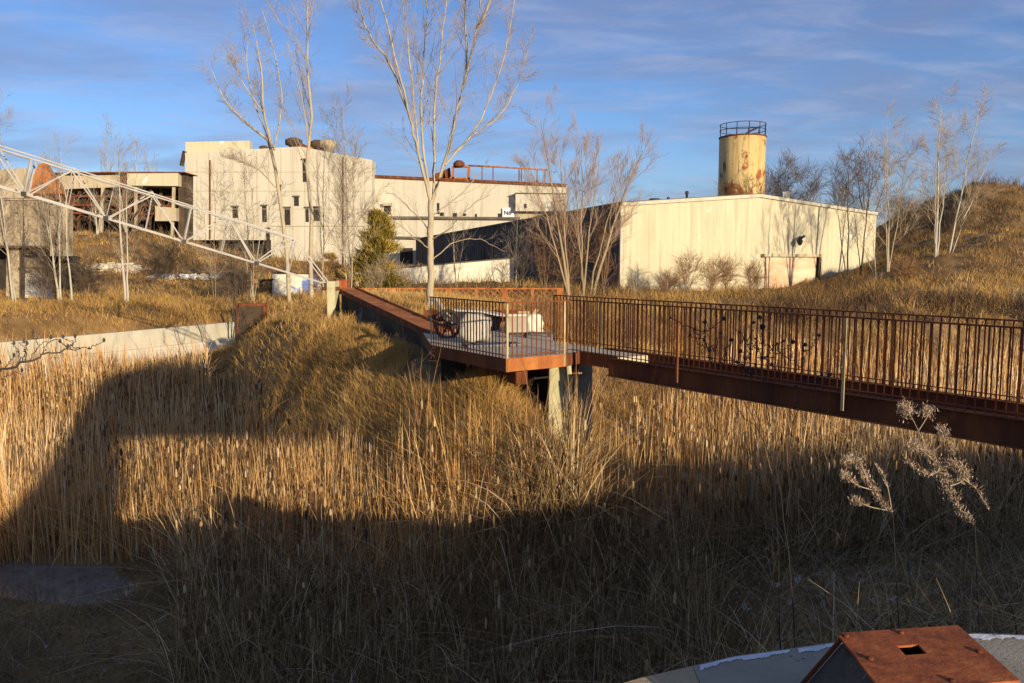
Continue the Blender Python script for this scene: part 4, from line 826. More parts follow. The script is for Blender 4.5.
# hole centre in plate coordinates
hu = (hc - TLc).dot(exu) / exu.length_squared; hv = (hc - TLc).dot(eyu) / eyu.length_squared; r_ = .085
m = MB(); th = -.012
us = [0, hu - r_, hu + r_, 1]; vs_ = [0, hv - r_, hv + r_, 1]; G = {}
vv = []; 
for k in (0, 1):
    for j in range(4):
        for i in range(4): G[(i, j, k)] = len(vv); vv.append(pp(us[i], vs_[j], PT + th * k))
fs = []
for j in range(3):
    for i in range(3):
        if (i, j) == (1, 1): continue
        fs.append((G[i, j, 0], G[i + 1, j, 0], G[i + 1, j + 1, 0], G[i, j + 1, 0])); fs.append((G[i, j, 1], G[i, j + 1, 1], G[i + 1, j + 1, 1], G[i + 1, j, 1]))
for i in range(3):
    fs += [(G[i, 0, 0], G[i, 0, 1], G[i + 1, 0, 1], G[i + 1, 0, 0]), (G[i, 3, 0], G[i + 1, 3, 0], G[i + 1, 3, 1], G[i, 3, 1]), (G[0, i, 0], G[0, i + 1, 0], G[0, i + 1, 1], G[0, i, 1]), (G[3, i, 0], G[3, i, 1], G[3, i + 1, 1], G[3, i + 1, 0])]
fs += [(G[1, 1, 0], G[2, 1, 0], G[2, 1, 1], G[1, 1, 1]), (G[1, 2, 0], G[1, 2, 1], G[2, 2, 1], G[2, 2, 0]), (G[1, 1, 0], G[1, 1, 1], G[1, 2, 1], G[1, 2, 0]), (G[2, 1, 0], G[2, 2, 0], G[2, 2, 1], G[2, 1, 1])]
m.add(vv, fs); m.build('cap_plate', M['rust_plate'], bx)
for px, py in ((901, 632.5), (870, 658.5), (979, 651.5), (952, 680.5), (846, 636)):
    c = atz(px, py, PT + .004); m = MB(); m.tube([c - Z * .004, c + Z * .006, c + Z * .009], [.016, .016, .009], 8); m.build('bolt', M['rust'], bx)
e = .03; tops = [pp(e / .5, e / .5, (PT - .015)), pp(1 - e / .5, e / .5, (PT - .015)), pp(1 - e / .5, 1 - e / .5, (PT - .015)), pp(e / .5, 1 - e / .5, (PT - .015))]
bots = [tops[0] + Vector((-.30, .1, LZ + .002 - (PT - .015))), tops[1] + Vector((.45, .1, LZ + .002 - (PT - .015))), tops[2] + Vector((.45, -.45, LZ + .002 - (PT - .015))), tops[3] + Vector((-.30, -.3, LZ + .002 - (PT - .015)))]
M['mottled'] = nmat('mottled', [(.3, (.04, .035, .028)), (.7, (.09, .08, .065))], 6, .8, over=[((.30, .32, .28), 9, .6, .66, (1, 1, 1)), ((.05, .02, .01), 5, .6, .66, (1, 1, 1))])
m = MB(); m.add(tops + bots, [(0, 4, 5, 1), (1, 5, 6, 2), (2, 6, 7, 3), (3, 7, 4, 0)]); m.build('flared_side', M['mottled'], bx)
m = MB(); m.bar(tops[0] + Vector((-.012, .005, .01)), bots[0] + Vector((-.012, .005, .01)), .02, .02); m.build('corner_edge', M['rust'], bx); m = MB(); m.bar(tops[3] + Vector((-.012, 0, .01)), bots[3] + Vector((-.012, 0, .01)), .02, .02); m.build('corner_edge', M['rust'], bx)
# ------------------------------------------------------------------ stones on the rise
k = 0
random.seed(31)
for i in range(30):
    px = random.uniform(88, 152); D = random.uniform(74, 80); py = 271 + random.uniform(-5, 5) - max(0, 5 - abs(px - 108) / 4); s = random.uniform(.22, .8)
    q = rock('rock', at(px, py, D), (s * 1.3, s, s * random.uniform(.45, .75)), M[random.choice(('stone', 'pale_stone', 'pale_concrete'))], 60 + i, rough=.6); tag(q, 'pale broken stone in the rubble heap on the rise behind the tall thin tree', 'rock', 'rubble stones on the rise')
for px, py, D, s, mt, lab in (    (165, 279, 74, (1.7, 1.2, .55), 'sign_white', 'bright white rock on the grassy slope below the dark bush'), (187, 277, 75, (.8, .7, .35), 'sign_white', 'small white rock right of the bright white rock'), (160, 282, 73, (1.0, .8, .35), 'pale_stone', 'flat pale rock just under the bright white rock'),
    (89, 317.5, 52, (.95, .8, .58), 'stone', 'single grey boulder in the grass above the retaining wall'), (220, 276, 76, (1.0, .8, .5), 'pale_stone', 'pale rock at the foot of the dark undercroft'), (203, 277, 76, (.7, .6, .35), 'stone', 'small tan rock left of the pale rock under the undercroft'), (92, 277, 74, (1.6, 1.2, .45), 'stone', 'low tan rock in front of the broad stone heap'),
    (331, 342, 31, (.22, .2, .12), 'pale_stone', 'small pale stone on the grassy mound')):
    k += 1; p = at(px, py, D); p.z = gz(p.x, p.y) + s[2] * .25 if D < 60 else p.z
    tag(rock('rock', p, s, M[mt], 20 + k, rough=.6), lab, 'rock')
# ------------------------------------------------------------------ trees: tapered trunk and limbs, crown of real twigs
def tube_np(P, R, n):
    K = len(P); T = np.gradient(P, axis=0); T /= np.linalg.norm(T, axis=1, keepdims=True) + 1e-9
    ref = np.where((np.abs(T[:, 2:3]) < .9), np.array([[0, 0, 1.]]), np.array([[1., 0, 0]]))
    a = np.cross(T, ref); a /= np.linalg.norm(a, axis=1, keepdims=True) + 1e-9; b = np.cross(T, a)
    th = np.arange(n) * 2 * np.pi / n
    V = P[:, None] + R[:, None, None] * (a[:, None] * np.cos(th)[None, :, None] + b[:, None] * np.sin(th)[None, :, None])
    j = np.arange(n); F = np.concatenate([np.stack([k * n + j, k * n + (j + 1) % n, (k + 1) * n + (j + 1) % n, (k + 1) * n + j], 1) for k in range(K - 1)])
    return V.reshape(-1, 3), F
class Tree:
    def __init__(s, D, seed): s.D = D; s.r = np.random.default_rng(seed); s.tr = []; s.cr = []; s.rmin = max(.0016, D * .00011)
    def branch(s, p, d, L, r0, r1, wob, up, K):
        pts = [np.array(p, float)]; d = np.array(d, float); d /= np.linalg.norm(d); ds = [d]
        for k in range(K - 1):
            d = d + s.r.normal(0, wob, 3) + np.array([0, 0, up]) / K; d /= np.linalg.norm(d); ds.append(d); pts.append(pts[-1] + d * L / (K - 1))
        P = np.array(pts); t = np.linspace(0, 1, K); R = np.maximum(r0 + (r1 - r0) * t ** .8, s.rmin)
        return P, R, np.array(ds)
    def put(s, P, R, lvl): (s.tr if lvl == 0 else s.cr).append(tube_np(P, R, 7 if lvl == 0 else (4 if R[0] > .02 + s.D * .0003 else 3)))
    def sub(s, P, R, ds, L, lvl, sp):
        """children along a limb"""
        if lvl > sp['levels']: return
        n = int(sp['n'][lvl - 1] * s.r.uniform(.8, 1.2)); t0 = sp['t0'][lvl - 1]
        for i in range(n):
            t = t0 + (1 - t0) * (i + s.r.uniform(.1, .9)) / n; k = t * (len(P) - 1); a = min(int(k), len(P) - 2); f = k - a
            p = P[a] * (1 - f) + P[a + 1] * f; r = R[a] * (1 - f) + R[a + 1] * f; d = ds[a]
            ax = np.cross(d, s.r.normal(0, 1, 3)); ax /= np.linalg.norm(ax) + 1e-9
            an = math.radians(sp['ang'][lvl - 1] * s.r.uniform(.6, 1.3)); nd = d * math.cos(an) + ax * math.sin(an)
            if nd[2] < sp.get('minz', -.1): nd[2] = abs(nd[2]) * .5
            ll = L * sp['len'][lvl - 1] * s.r.uniform(.55, 1.15) * (1.05 - sp.get('taper', .6) * t)
            if lvl >= 2: ll = max(ll, s.D * .010)
            rr = min(r * .55, max(s.rmin, ll * sp.get('thick', .0075)))
            Q = s.branch(p, nd, ll, rr, rr * .3, sp['wob'] * 1.2, sp['up'][lvl - 1], 5 if lvl == 1 else 4)
            s.put(Q[0], Q[1], 0 if (lvl == 1 and rr > .02 + s.D * .0004) else lvl); s.sub(*Q, ll, lvl + 1, sp)
    def build(s, name, base, label, cat, bark, twig, group=None, crown='crown'):
        t = thing(name, base, label, cat, group); off = np.array(base, float)
        for lst, nm, mt in ((s.tr, 'trunk', bark), (s.cr, crown, twig)):
            if not lst: continue
            V = np.concatenate([v for v, f in lst]); n = 0; F = []
            for v, f in lst: F.append(f + n); n += len(v)
            link(nm, np_mesh(nm, V - off, np.concatenate(F), None, True), M[mt], t)
        return t
ASP = dict(levels=3, n=(20, 8, 5), t0=(.25, .2, .15), ang=(38, 36, 32), len=(.34, .5, .62), up=(.55, .35, .3), wob=.06)
VASE = dict(levels=3, n=(16, 10, 9), t0=(.3, .25, .1), ang=(32, 30, 26), len=(.42, .5, .65), up=(.4, .35, .45), wob=.06)
BUSHY = dict(levels=3, n=(12, 7, 4), t0=(.15, .15, .1), ang=(42, 40, 36), len=(.42, .55, .65), up=(.3, .2, .2), wob=.1)
THIN = dict(levels=2, n=(13, 5), t0=(.25, .2), ang=(36, 34), len=(.28, .5), up=(.5, .3), wob=.07)
def base_at(px, py, D, sink=.15):
    r = ray(px, HOR); x = r.x / r.y * D; return (x, D, gz(x, D) - sink)
def auto(name, px, D, ytop, stems, label, cat, bark, twig, sp, seed, r=.1, py=300, curve=None, crown='crown'):
    r = r * .75
    """stems: list of (top pixel x, height factor, radius factor); every stem rises from the same foot"""
    b = base_at(px, py, D); T = Tree(D, seed); H = max(at(px, ytop, D).z - b[2], .55)
    for (tx, hf, rf) in stems:
        top = np.array([(tx - 512) / 800 * D, D + T.r.uniform(-.12, .12) * H, b[2] + H * hf]); bb = np.array(b) + np.array([T.r.uniform(-r, r) * 1.2, T.r.uniform(-r, r), 0])
        K = 9; t = np.linspace(0, 1, K)[:, None]; side = (top - bb) * np.array([1, 1, 0])
        P = bb + np.array([0, 0, 1]) * (top[2] - bb[2]) * t + side * (t ** (curve or 1.0)) + T.r.normal(0, .0045 * H, (K, 3)) * np.array([1, 1, 0]) * (t * (1.2 - t) * 3)
        R = np.maximum(r * rf * (1 - .86 * t[:, 0]), T.rmin); ds = np.gradient(P, axis=0); ds /= np.linalg.norm(ds, axis=1, keepdims=True)
        T.put(P, R, 0); T.sub(P, R, ds, H * hf, 1, sp)
    return T.build(name, b, label, cat, bark, twig, {'tree': 'bare winter trees', 'bush': 'leafless bushes', 'weed': 'dead weeds', 'shrub': 'bare shrubs'}.get(cat), crown)
# the big bare tree by the platform, limbs along the lines of the photo but spread in depth
T = Tree(36, 5); D0 = 36
def px3(x, y, dd): return np.array(at(x, y, D0 + dd))
b = px3(430, 330, 0); b[2] = gz(b[0], b[1]) - .15
SC = 1.0
def limb(pts, r0, r1, lvl=0):
    C = np.array(pts); K = len(C) * 4; s = np.linspace(0, len(C) - 1, K); P = np.stack([np.interp(s, np.arange(len(C)), C[:, i]) for i in range(3)], 1)
    for _ in range(3): P[1:-1] = .25 * P[:-2] + .5 * P[1:-1] + .25 * P[2:]
    P[1:-1] += T.r.normal(0, .012 * SC, (K - 2, 3)); R = np.maximum(np.linspace(r0, r1, K) * SC, T.rmin); ds = np.gradient(P, axis=0); ds /= np.linalg.norm(ds, axis=1, keepdims=True)
    T.put(P, R, lvl); return P, R, ds
SC = 2.15
limb([b, px3(430.5, 300, 0), px3(431, 270, 0), px3(431, 235, 0), px3(431, 200, 0)], .085, .058)
LS = dict(levels=3, n=(15, 7, 5), t0=(.15, .15, .1), ang=(32, 34, 36), len=(.30, .42, .5), up=(.45, .3, .25), wob=.07, thick=.009)
for pts, r0, r1 in (([(431, 204, 0), (421, 165, -.1), (412, 125, -.4), (403, 85, -.8), (390, 40, -1.1), (376, -20, -1.4), (368, -70, -1.5)], .034, .008),
                    ([(431, 206, 0), (424, 150, .2), (420, 100, .5), (424, 55, .9), (428, 10, 1.2), (424, -60, 1.5)], .031, .008),
                    ([(419, 158, .1), (410, 60, .6), (402, 0, 1.0), (396, -60, 1.3)], .02, .006),
                    ([(432, 206, 0), (435, 170, .3), (434, 100, .9), (440, 55, 1.2), (446, 0, 1.6), (452, -60, 1.9)], .029, .008),
                    ([(432, 203, 0), (446, 160, -.2), (456, 115, -.5), (467, 72, -.8), (478, 25, -1.0), (484, -60, -1.3)], .038, .009),
                    ([(467, 72, -.8), (465, 20, -.6), (466, -50, -.5)], .028, .008),
                    ([(445, 165, -.1), (473, 135, .3), (488, 105, .7), (504, 60, 1.1), (514, 5, 1.4), (518, -40, 1.6)], .024, .006),
                    ([(474, 134, .3), (502, 115, .6), (520, 80, .9), (528, 45, 1.1)], .016, .005),
                    ([(412, 125, -.4), (390, 60, -.9), (368, 35, -1.3), (357, 0, -1.6), (350, -40, -1.8)], .026, .007),
                    ([(478, 28, -1.0), (500, -20, -1.3), (505, -60, -1.4)], .03, .009)):
    Q = limb([px3(p[0], p[1], p[2] * 2.1) for p in pts], r0, r1); LL = np.linalg.norm(np.diff(Q[0], axis=0), axis=1).sum(); T.sub(*Q, LL, 1, LS)
for pts in ([(431, 250, 0), (415, 238, -.3), (395, 222, -.7), (375, 200, -1.0)], [(432, 215, 0), (455, 200, .4), (478, 178, .8), (492, 150, 1.0)], [(431, 240, 0), (452, 228, -.4), (470, 205, -.8), (490, 195, -1.0)], [(430, 232, 0), (408, 205, .5), (385, 190, .9)], [(431, 262, 0), (455, 240, .4), (480, 238, .8), (505, 252, 1.1)]):
    Q = limb([px3(p[0], p[1], p[2] * 2.1) for p in pts], .015, .004, 1); T.sub(*Q, 3.4, 2, dict(LS, n=(6, 8, 5)))
T.build('bare_tree', tuple(b), 'big bare tree with fanned upright limbs behind the left end of the platform', 'tree', 'bark', 'twig', 'bare winter trees')
SC = 1.0
PALE = dict(ASP, n=(17, 8, 5))
auto('bare_tree', 310, 46, -95, [(309, 1, 1), ], 'tall straight bare tree rising out of the picture, right of the leaning one', 'tree', 'bark', 'twig', dict(ASP, n=(26, 8, 5), t0=(.36, .15, .2), ang=(30, 34, 34), len=(.30, .42, .5)), 21, .19)
T = Tree(47, 33); D0 = 47; b = np.array(base_at(289, 300, 47))
limb([b, px3(287, 250, 0), px3(280, 200, 0), px3(274, 160, .2), px3(268, 140, .3)], .13, .085)
for pts, r0, r1 in (([(272, 148, 0), (263, 110, .5), (262, 70, .8), (253, 25, 1.2)], .09, .02), ([(268, 140, .3), (245, 122, -1.0), (222, 98, -2), (211, 68, -2.6)], .08, .02), ([(274, 150, 0), (283, 105, 1.5), (277, 60, 2.4), (262, 10, 3.0)], .06, .02), ([(268, 140, .3), (250, 90, 1.5), (246, 55, 2.0), (250, 30, 2)], .05, .015), ([(263, 112, .5), (240, 80, .5), (232, 55, .8)], .04, .012), ([(278, 190, 0), (255, 165, -1), (232, 158, -2)], .04, .01)):
    Q = limb([px3(*p) for p in pts], r0, r1); LL = np.linalg.norm(np.diff(Q[0], axis=0), axis=1).sum(); T.sub(*Q, LL, 1, dict(LS, n=(10, 6, 4), len=(.36, .45, .5)))
T.build('bare_tree', tuple(b), 'bare tree with a leaning forked trunk and a wide left limb, before the works building', 'tree', 'bark', 'twig', 'bare winter trees')
auto('bare_tree', 350, 50, 110, [(346, 1, 1), (358, .8, .7), (336, .75, .7)], 'slender many-stemmed bare sapling between the straight tall tree and the evergreen', 'tree', 'bark', 'twig', ASP, 23, .09)
auto('bare_tree', 322, 52, 120, [(330, 1, 1), (318, .85, .8)], 'thin bare sapling just right of the tall straight tree', 'tree', 'bark', 'twig', THIN, 24, .08)
auto('bare_tree', 252, 58, 158, [(240, .9, .8), (252, 1, 1), (262, .9, .8), (275, .75, .7)], 'low bushy bare tree in front of the blank wall of the works', 'tree', 'bark', 'twig', dict(BUSHY, n=(9, 6, 4)), 25, .07)
auto('bare_tree', 214, 56, 178, [(206, .8, .8), (220, 1, 1)], 'small bare shrubby tree under the truss beside the undercroft', 'tree', 'brown_bark', 'twig', BUSHY, 26, .06)
auto('bare_tree', 125, 49, 134, [(121, 1, 1), (131, .72, .7)], 'tall thin pale tree standing alone above the retaining wall', 'tree', 'pale_bark', 'twig', dict(ASP, n=(14, 6, 4)), 27, .13)
auto('bare_tree', 57, 57, 150, [(62, 1, .8), (44, .8, .9), (58, .72, .7)], 'pale double-stemmed tree with a bent foot before the block building', 'tree', 'pale_bark', 'twig', dict(ASP, n=(12, 6, 4)), 28, .13, curve=1.6)
auto('bare_tree', 70, 57, 165, [(78, 1, 1)], 'leaning pale sapling right of the double-stemmed tree', 'tree', 'pale_bark', 'twig', dict(ASP, n=(12, 6, 4)), 29, .11)
auto('bare_tree', 12, 58, 118, [(10, 1, 1), (4, .8, .6)], 'straight pale slim tree at the far left edge before the block building', 'tree', 'pale_bark', 'twig', dict(ASP, n=(14, 7, 5)), 30, .13)
auto('bare_tree', 21, 58.5, 195, [(24, 1, 1), (34, .8, .6)], 'dark slim tree with stubby branches against the block building', 'tree', 'dark_bark', 'dark_twig', THIN, 31, .1)
for i, (px, D, yt, lab) in enumerate(((140, 112, 136, 'thin pale tree rising behind the left half of the conveyor gallery'), (152, 113, 150, 'short pale tree rising behind the right half of the conveyor gallery'), (112, 112, 142, 'tall thin tree behind the gallery, nearest the hopper'), (100, 96, 190, 'pale brushy tree in front of the trestle legs'), (128, 97, 182, 'pale tree in front of the middle of the trestle'))):
    auto('bare_tree', px, D, yt, [(px - 1, 1, 1), (px + 5, .85, .7), (px - 7, .8, .7)], lab, 'tree', 'pale_bark', 'twig', THIN, 40 + i, .14)
auto('bare_tree', 235, 46, 228, [(228, 1, 1), (242, .9, .9), (235, .8, .8), (250, .7, .7)], 'dark low bare tree by the rusted gate box', 'tree', 'dark_bark', 'dark_twig', dict(BUSHY, n=(9, 6, 4)), 46, .07)
auto('bare_tree', 203, 40, 282, [(176, 1, 1), (200, .6, .6)], 'bent thin dark sapling in front of the retaining wall', 'tree', 'dark_bark', 'dark_twig', dict(THIN, n=(7, 4)), 47, .045, curve=1.7)
auto('bare_tree', 180, 41, 325, [(172, 1, 1)], 'short dark twig sapling left of the bent one at the retaining wall', 'tree', 'dark_bark', 'dark_twig', dict(THIN, n=(6, 4)), 48, .03)
# clump of orange-twigged willows before the dark side wall
auto('bare_tree', 568, 53, 120, [(541, 1.0, .9), (560, .84, .7), (528, .78, .6)], 'left-hand pink-twigged willow before the dark side wall, slanting left', 'tree', 'tan_bark', 'pink_twig', dict(VASE, n=(13, 8, 6)), 50, .17, curve=1.15)
auto('bare_tree', 583, 54, 138, [(582, .98, .8), (600, .9, .8), (572, .85, .6)], 'middle pink-twigged willow with upright whips before the dark side wall', 'tree', 'tan_bark', 'pink_twig', dict(VASE, n=(10, 8, 6)), 51, .14, curve=1.2)
auto('bare_tree', 592, 55, 150, [(641, 1, 1), (622, .85, .6)], 'right-hand willow leaning over the corner of the warehouse', 'tree', 'tan_bark', 'pink_twig', dict(VASE, n=(13, 8, 6)), 52, .18, curve=1.3)
for i, (px, D, yt, st, lab) in enumerate(((545, 57, 205, 5, 'tangled bare bush at the foot of the willows, left side'), (566, 56, 200, 6, 'dense tangled bush between the two slanting willows'), (603, 57, 205, 5, 'tangled bush against the dark wall right of the willows'), (520, 60, 212, 5, 'bare bush before the dark wall at the right end of the ramp wall'), (497, 63, 246, 3, 'low bare bush in front of the ramp wall'), (414, 62, 262, 2, 'small thin bush in front of the left half of the ramp wall'), (378, 60, 252, 3, 'scrubby brown bush below the evergreen'))):
    auto('bare_bush', px, D, yt, [(px + random.uniform(-14, 14), random.uniform(.6, 1), 1) for _ in range(st)], lab, 'bush', 'brown_bark', 'burnt_twig' if i < 3 else 'twig', dict(BUSHY, n=(8, 5, 3)), 60 + i, .05, crown='twigs')
auto('bare_tree', 456, 64, 200, [(452, 1, 1), (466, .8, .7)], 'thin bare tree in front of the works wing, right of the big tree', 'tree', 'bark', 'twig', THIN, 70, .09)
auto('bare_tree', 516, 66, 205, [(517, 1, 1)], 'very thin straight pale sapling before the dark side wall', 'tree', 'pale_bark', 'twig', THIN, 71, .07)
# right-hand trees
auto('bare_tree', 936, 66, 104, [(935, 1, 1), (950, .9, .6), (921, .72, .45)], 'tall silvery bare tree on the bank before the hill, with a straight white trunk', 'tree', 'pale_bark', 'twig', dict(ASP, n=(14, 8, 5), t0=(.2, .2, .2)), 80, .16)
auto('bare_tree', 950, 68, 105, [(968, 1, .9), (992, .68, .5)], 'silvery bare tree leaning right, next to the straight white trunk', 'tree', 'pale_bark', 'twig', dict(ASP, n=(12, 8, 5), t0=(.2, .2, .2)), 81, .14, curve=1.1)
auto('bare_tree', 888, 66, 118, [(887, 1, 1), (872, .7, .7), (902, .8, .6)], 'grey bare tree just past the right corner of the warehouse', 'tree', 'bark', 'twig', dict(ASP, n=(14, 8, 5), t0=(.2, .2, .2)), 82, .12)
auto('bare_tree', 878, 63, 225, [(868, 1, 1), (858, .9, .8)], 'short leaning pale stem at the foot of the grey tree by the corner', 'tree', 'pale_bark', 'twig', THIN, 83, .08)
auto('bare_tree', 848, 66, 172, [(846, 1, 1), (833, .85, .7)], 'dark slim sapling in front of the right end of the gable wall', 'tree', 'dark_bark', 'dark_twig', dict(THIN, n=(12, 5)), 84, .11)
auto('bare_tree', 861, 68, 168, [(862, 1, 1), (850, .8, .6)], 'second dark slim sapling, nearer the right corner of the gable wall', 'tree', 'dark_bark', 'dark_twig', dict(THIN, n=(12, 5)), 85, .11)
for i, (px, D, yt, sp2, lab) in enumerate(((838, 104, 158, 16, 'dark rounded bare tree behind the right slope of the warehouse roof'), (866, 98, 148, 18, 'dense brown bare tree rising behind the right corner of the warehouse'), (803, 122, 172, 12, 'low brown tree behind the roof, next to the flood lamp'), (783, 125, 162, 10, 'thin brown tree behind the roof, right of the tank'), (770, 126, 172, 8, 'small twiggy tree at the right edge of the tank'), (900, 90, 200, 14, 'brown scrubby tree at the left foot of the hill'))):
    auto('bare_tree', px, D, yt, [(px + random.uniform(-sp2, sp2), random.uniform(.75, 1), 1) for _ in range(4)], lab, 'tree', 'brown_bark', 'dark_twig', BUSHY, 90 + i, .14)
for i, (px, D, yt, lab) in enumerate(((740, 98, 172, 'spindly brown tree in front of the tank foot, seen over the roof ridge'), (728, 99, 182, 'smaller spindly brown tree at the left edge of the tank foot'), (756, 99, 178, 'spindly brown tree at the right of the tank foot'))):
    auto('bare_tree', px, D, yt, [(px + random.uniform(-8, 8), random.uniform(.85, 1), 1) for _ in range(3)], lab, 'tree', 'brown_bark', 'dark_twig', dict(BUSHY, n=(9, 5, 3)), 100 + i, .1)
for i, (px, D, yt, lab) in enumerate(((688, 61.5, 258, 'bare brown shrub near the left part of the gable wall'), (712, 61, 266, 'rusty-brown twiggy shrub below the middle of the gable wall'), (728, 62, 262, 'upright tawny shrub left of the loading door'), (752, 62.5, 268, 'low brown shrub at the left post of the loading door'), (905, 60, 262, 'dark brown shrub on the bank below the silvery trees'), (670, 60, 272, 'small low shrub by the left corner of the gable wall'))):
    auto('bare_bush', px, D, yt, [(px + random.uniform(-9, 9), random.uniform(.6, 1), 1) for _ in range(6)], lab, 'bush', 'brown_bark', 'burnt_twig', dict(BUSHY, n=(6, 5, 4)), 110 + i, .03, crown='twigs')
for i, (px, D, yt, lab, mt) in enumerate(((166, 71, 250, 'dark tangled bush on the slope below the gallery', 'dark_twig'), (228, 58, 262, 'brown leafless bush on the slope left of the dark doorway', 'dark_twig'), (240, 60, 268, 'dark low bush beside the dark doorway', 'dark_twig'), (40, 57, 262, 'grey bramble in front of the block building', 'dark_twig'), (85, 60, 262, 'dark bramble against the corner of the block building', 'dark_twig'), (325, 56, 262, 'brown bush behind the foot of the truss', 'burnt_twig'))):
    auto('bare_bush', px, D, yt, [(px + random.uniform(-12, 12), random.uniform(.6, 1), 1) for _ in range(6)], lab, 'bush', 'brown_bark', mt, dict(BUSHY, n=(8, 6, 4)), 130 + i, .04, crown='twigs')
# evergreen and the ochre bush
def leafy(name, px, D, ytop, wpx, label, cat, mat, n, conic, seed, py=270, s0=.22):
    r = np.random.default_rng(seed); b = base_at(px, py, D); top = at(px, ytop, D).z; H = top - b[2]; W = wpx / 800 * D
    t = thing(name, b, label, cat); m = MB(); m.tube([Vector(b), Vector(b) + Z * H * .5, Vector(b) + Z * H * .96], [.16, .1, .02], 6); m.build('trunk', M['brown_bark'], t)
    k = 90 if conic else 60; hh = r.random(k) ** 1.2; az = r.uniform(0, 6.28, k)
    rad = W * ((1 - hh) ** .8 * .95 + .06 if conic else np.sqrt(np.clip(1 - (2 * hh - 1) ** 2, 0, 1))) * r.uniform(.35, 1.3, k)
    i = r.integers(0, k, n); f = r.random(n) ** .6
    spread = .09 * W + .05
    x = b[0] + np.cos(az[i]) * rad[i] * f + r.normal(0, spread, n); y = b[1] + np.sin(az[i]) * rad[i] * f + r.normal(0, spread, n)
    z = b[2] + H * (.06 + .92 * hh[i]) + .18 * rad[i] * f + r.normal(0, spread * .7, n)
    B = NB(); B.add(blades(x, y, z, s0 * r.uniform(.5, 1.3, n), np.full(n, s0 * .22), r.uniform(.2, 1.6, n), r.uniform(-.2, .6, n), 2, az[i] + r.normal(0, .8, n)), np.clip(.5 + .28 * r.normal(0, 1, k)[i] + r.normal(0, .15, n), 0, 1))
    B.build('crown', M[mat], t); return t
leafy('evergreen_tree', 380, 63, 213, 30, 'single olive-green conical evergreen left of the dark side wall', 'evergreen', 'needle', 9500, True, 3, s0=.42)
leafy('ochre_bush', 331, 66, 254, 9, 'round ochre-yellow bush at the base of the works wall, above the truss foot', 'bush', 'ochre', 3000, False, 4)
# ------------------------------------------------------------------ shrubs and dead stalks near the viewer
auto('bare_sapling', 418, 16.2, 300, [(400, 1, 1), (424, .85, .8), (440, .7, .8), (388, .75, .7), (412, .6, .6)], 'thin bare many-stemmed shrub before the dark wall left of the platform', 'shrub', 'burnt_twig', 'burnt_twig', dict(BUSHY, levels=2, n=(6, 3), len=(.3, .4)), 150, .018, crown='twigs')
auto('bare_sapling', 542, 14.2, 352, [(520, 1, 1), (553, .95, 1), (575, .8, .8), (535, .6, .7)], 'bare sapling with upcurved twigs in front of the pier', 'shrub', 'burnt_twig', 'burnt_twig', dict(BUSHY, levels=2, n=(8, 4), len=(.3, .4)), 151, .02, curve=1.5, crown='twigs')
auto('bare_sapling', 650 - 12, 52, 262, [(630, 1, 1), (645, .8, .8)], 'thin bare shoot by the left corner of the warehouse', 'shrub', 'twig', 'twig', dict(BUSHY, levels=2, n=(8, 4), len=(.3, .4)), 152, .03, crown='twigs')
for i, (px, D, yt, lab) in enumerate(((470, 15.7, 372, 'wispy dead weed in the dark gap under the platform edge'), (450, 16.0, 382, 'low dead weed on the mound left of the platform edge'), (510, 15.0, 396, 'dead weed with drooping twigs left of the pier'), (600, 14.6, 410, 'dead weed standing right of the pier'), (300, 23, 395, 'dark dead weed stalk on the shaded flank of the mound'), (332, 22.5, 372, 'tall dark dead weed on the edge of the shade on the mound'))):
    auto('dead_weed', px, D, yt, [(px + random.uniform(-16, 16), random.uniform(.6, 1), 1) for _ in range(2)], lab, 'weed', 'burnt_twig' if i < 4 else 'dark_twig', 'burnt_twig' if i < 4 else 'dark_twig', dict(BUSHY, levels=2, n=(7, 3), len=(.18, .4)), 155 + i, .01, crown='twigs')
# branch reaching in from the left
T = Tree(7.5, 9); D0 = 7.5
b = px3(-70, 520, 0); b[2] = gz(b[0], b[1]) - .1
limb([b, px3(-75, 450, 0), px3(-50, 400, 0), px3(-10, 376, 0)], .022, .014)
Q = limb([px3(-10, 376, 0), px3(20, 364, 0), px3(45, 353, .05), px3(72, 349, .1), px3(92, 349, .1)], .014, .003)
BUDS = []
for pts in ([(20, 362, 0), (16, 350, .05), (14, 344, 0)], [(23, 361, 0), (26, 348, -.1), (27, 344, -.1)], [(25, 361, 0), (25, 350, .1), (24, 342, .1)], [(30, 360, 0), (38, 346, .1), (51, 338, .15)], [(38, 345, .1), (34, 336, .1), (33, 333, .1)], [(42, 355, .05), (52, 339, .0), (68, 347, .1)], [(70, 349, .1), (74, 343, .1), (75, 337, .1)], [(80, 349, .1), (70, 342, .2), (63, 337.5, .2)], [(68, 347, .1), (60, 342, .1)], [(5, 369, 0), (12, 360, .1), (14, 356, .1)], [(-4, 372, 0), (0, 363, 0)], [(-20, 383, 0), (8, 377, .1), (22, 371, .1)], [(88, 349, .1), (95, 345, .1), (104, 341, .1)]):
    limb([px3(*p) for p in pts], .006, .0028, 1); BUDS.append(px3(*pts[-1]))
for p in BUDS:
    P = np.array([p - [0, 0, .012], p, p + [0, 0, .016], p + [0, 0, .034]]); T.cr.append(tube_np(P, np.array([.004, .013, .013, .002]), 5))
T.build('bare_branch_shrub', tuple(b), 'dark budded branch reaching into the picture from the left edge', 'shrub', 'dark_bark', 'dark_bark', crown='twigs')
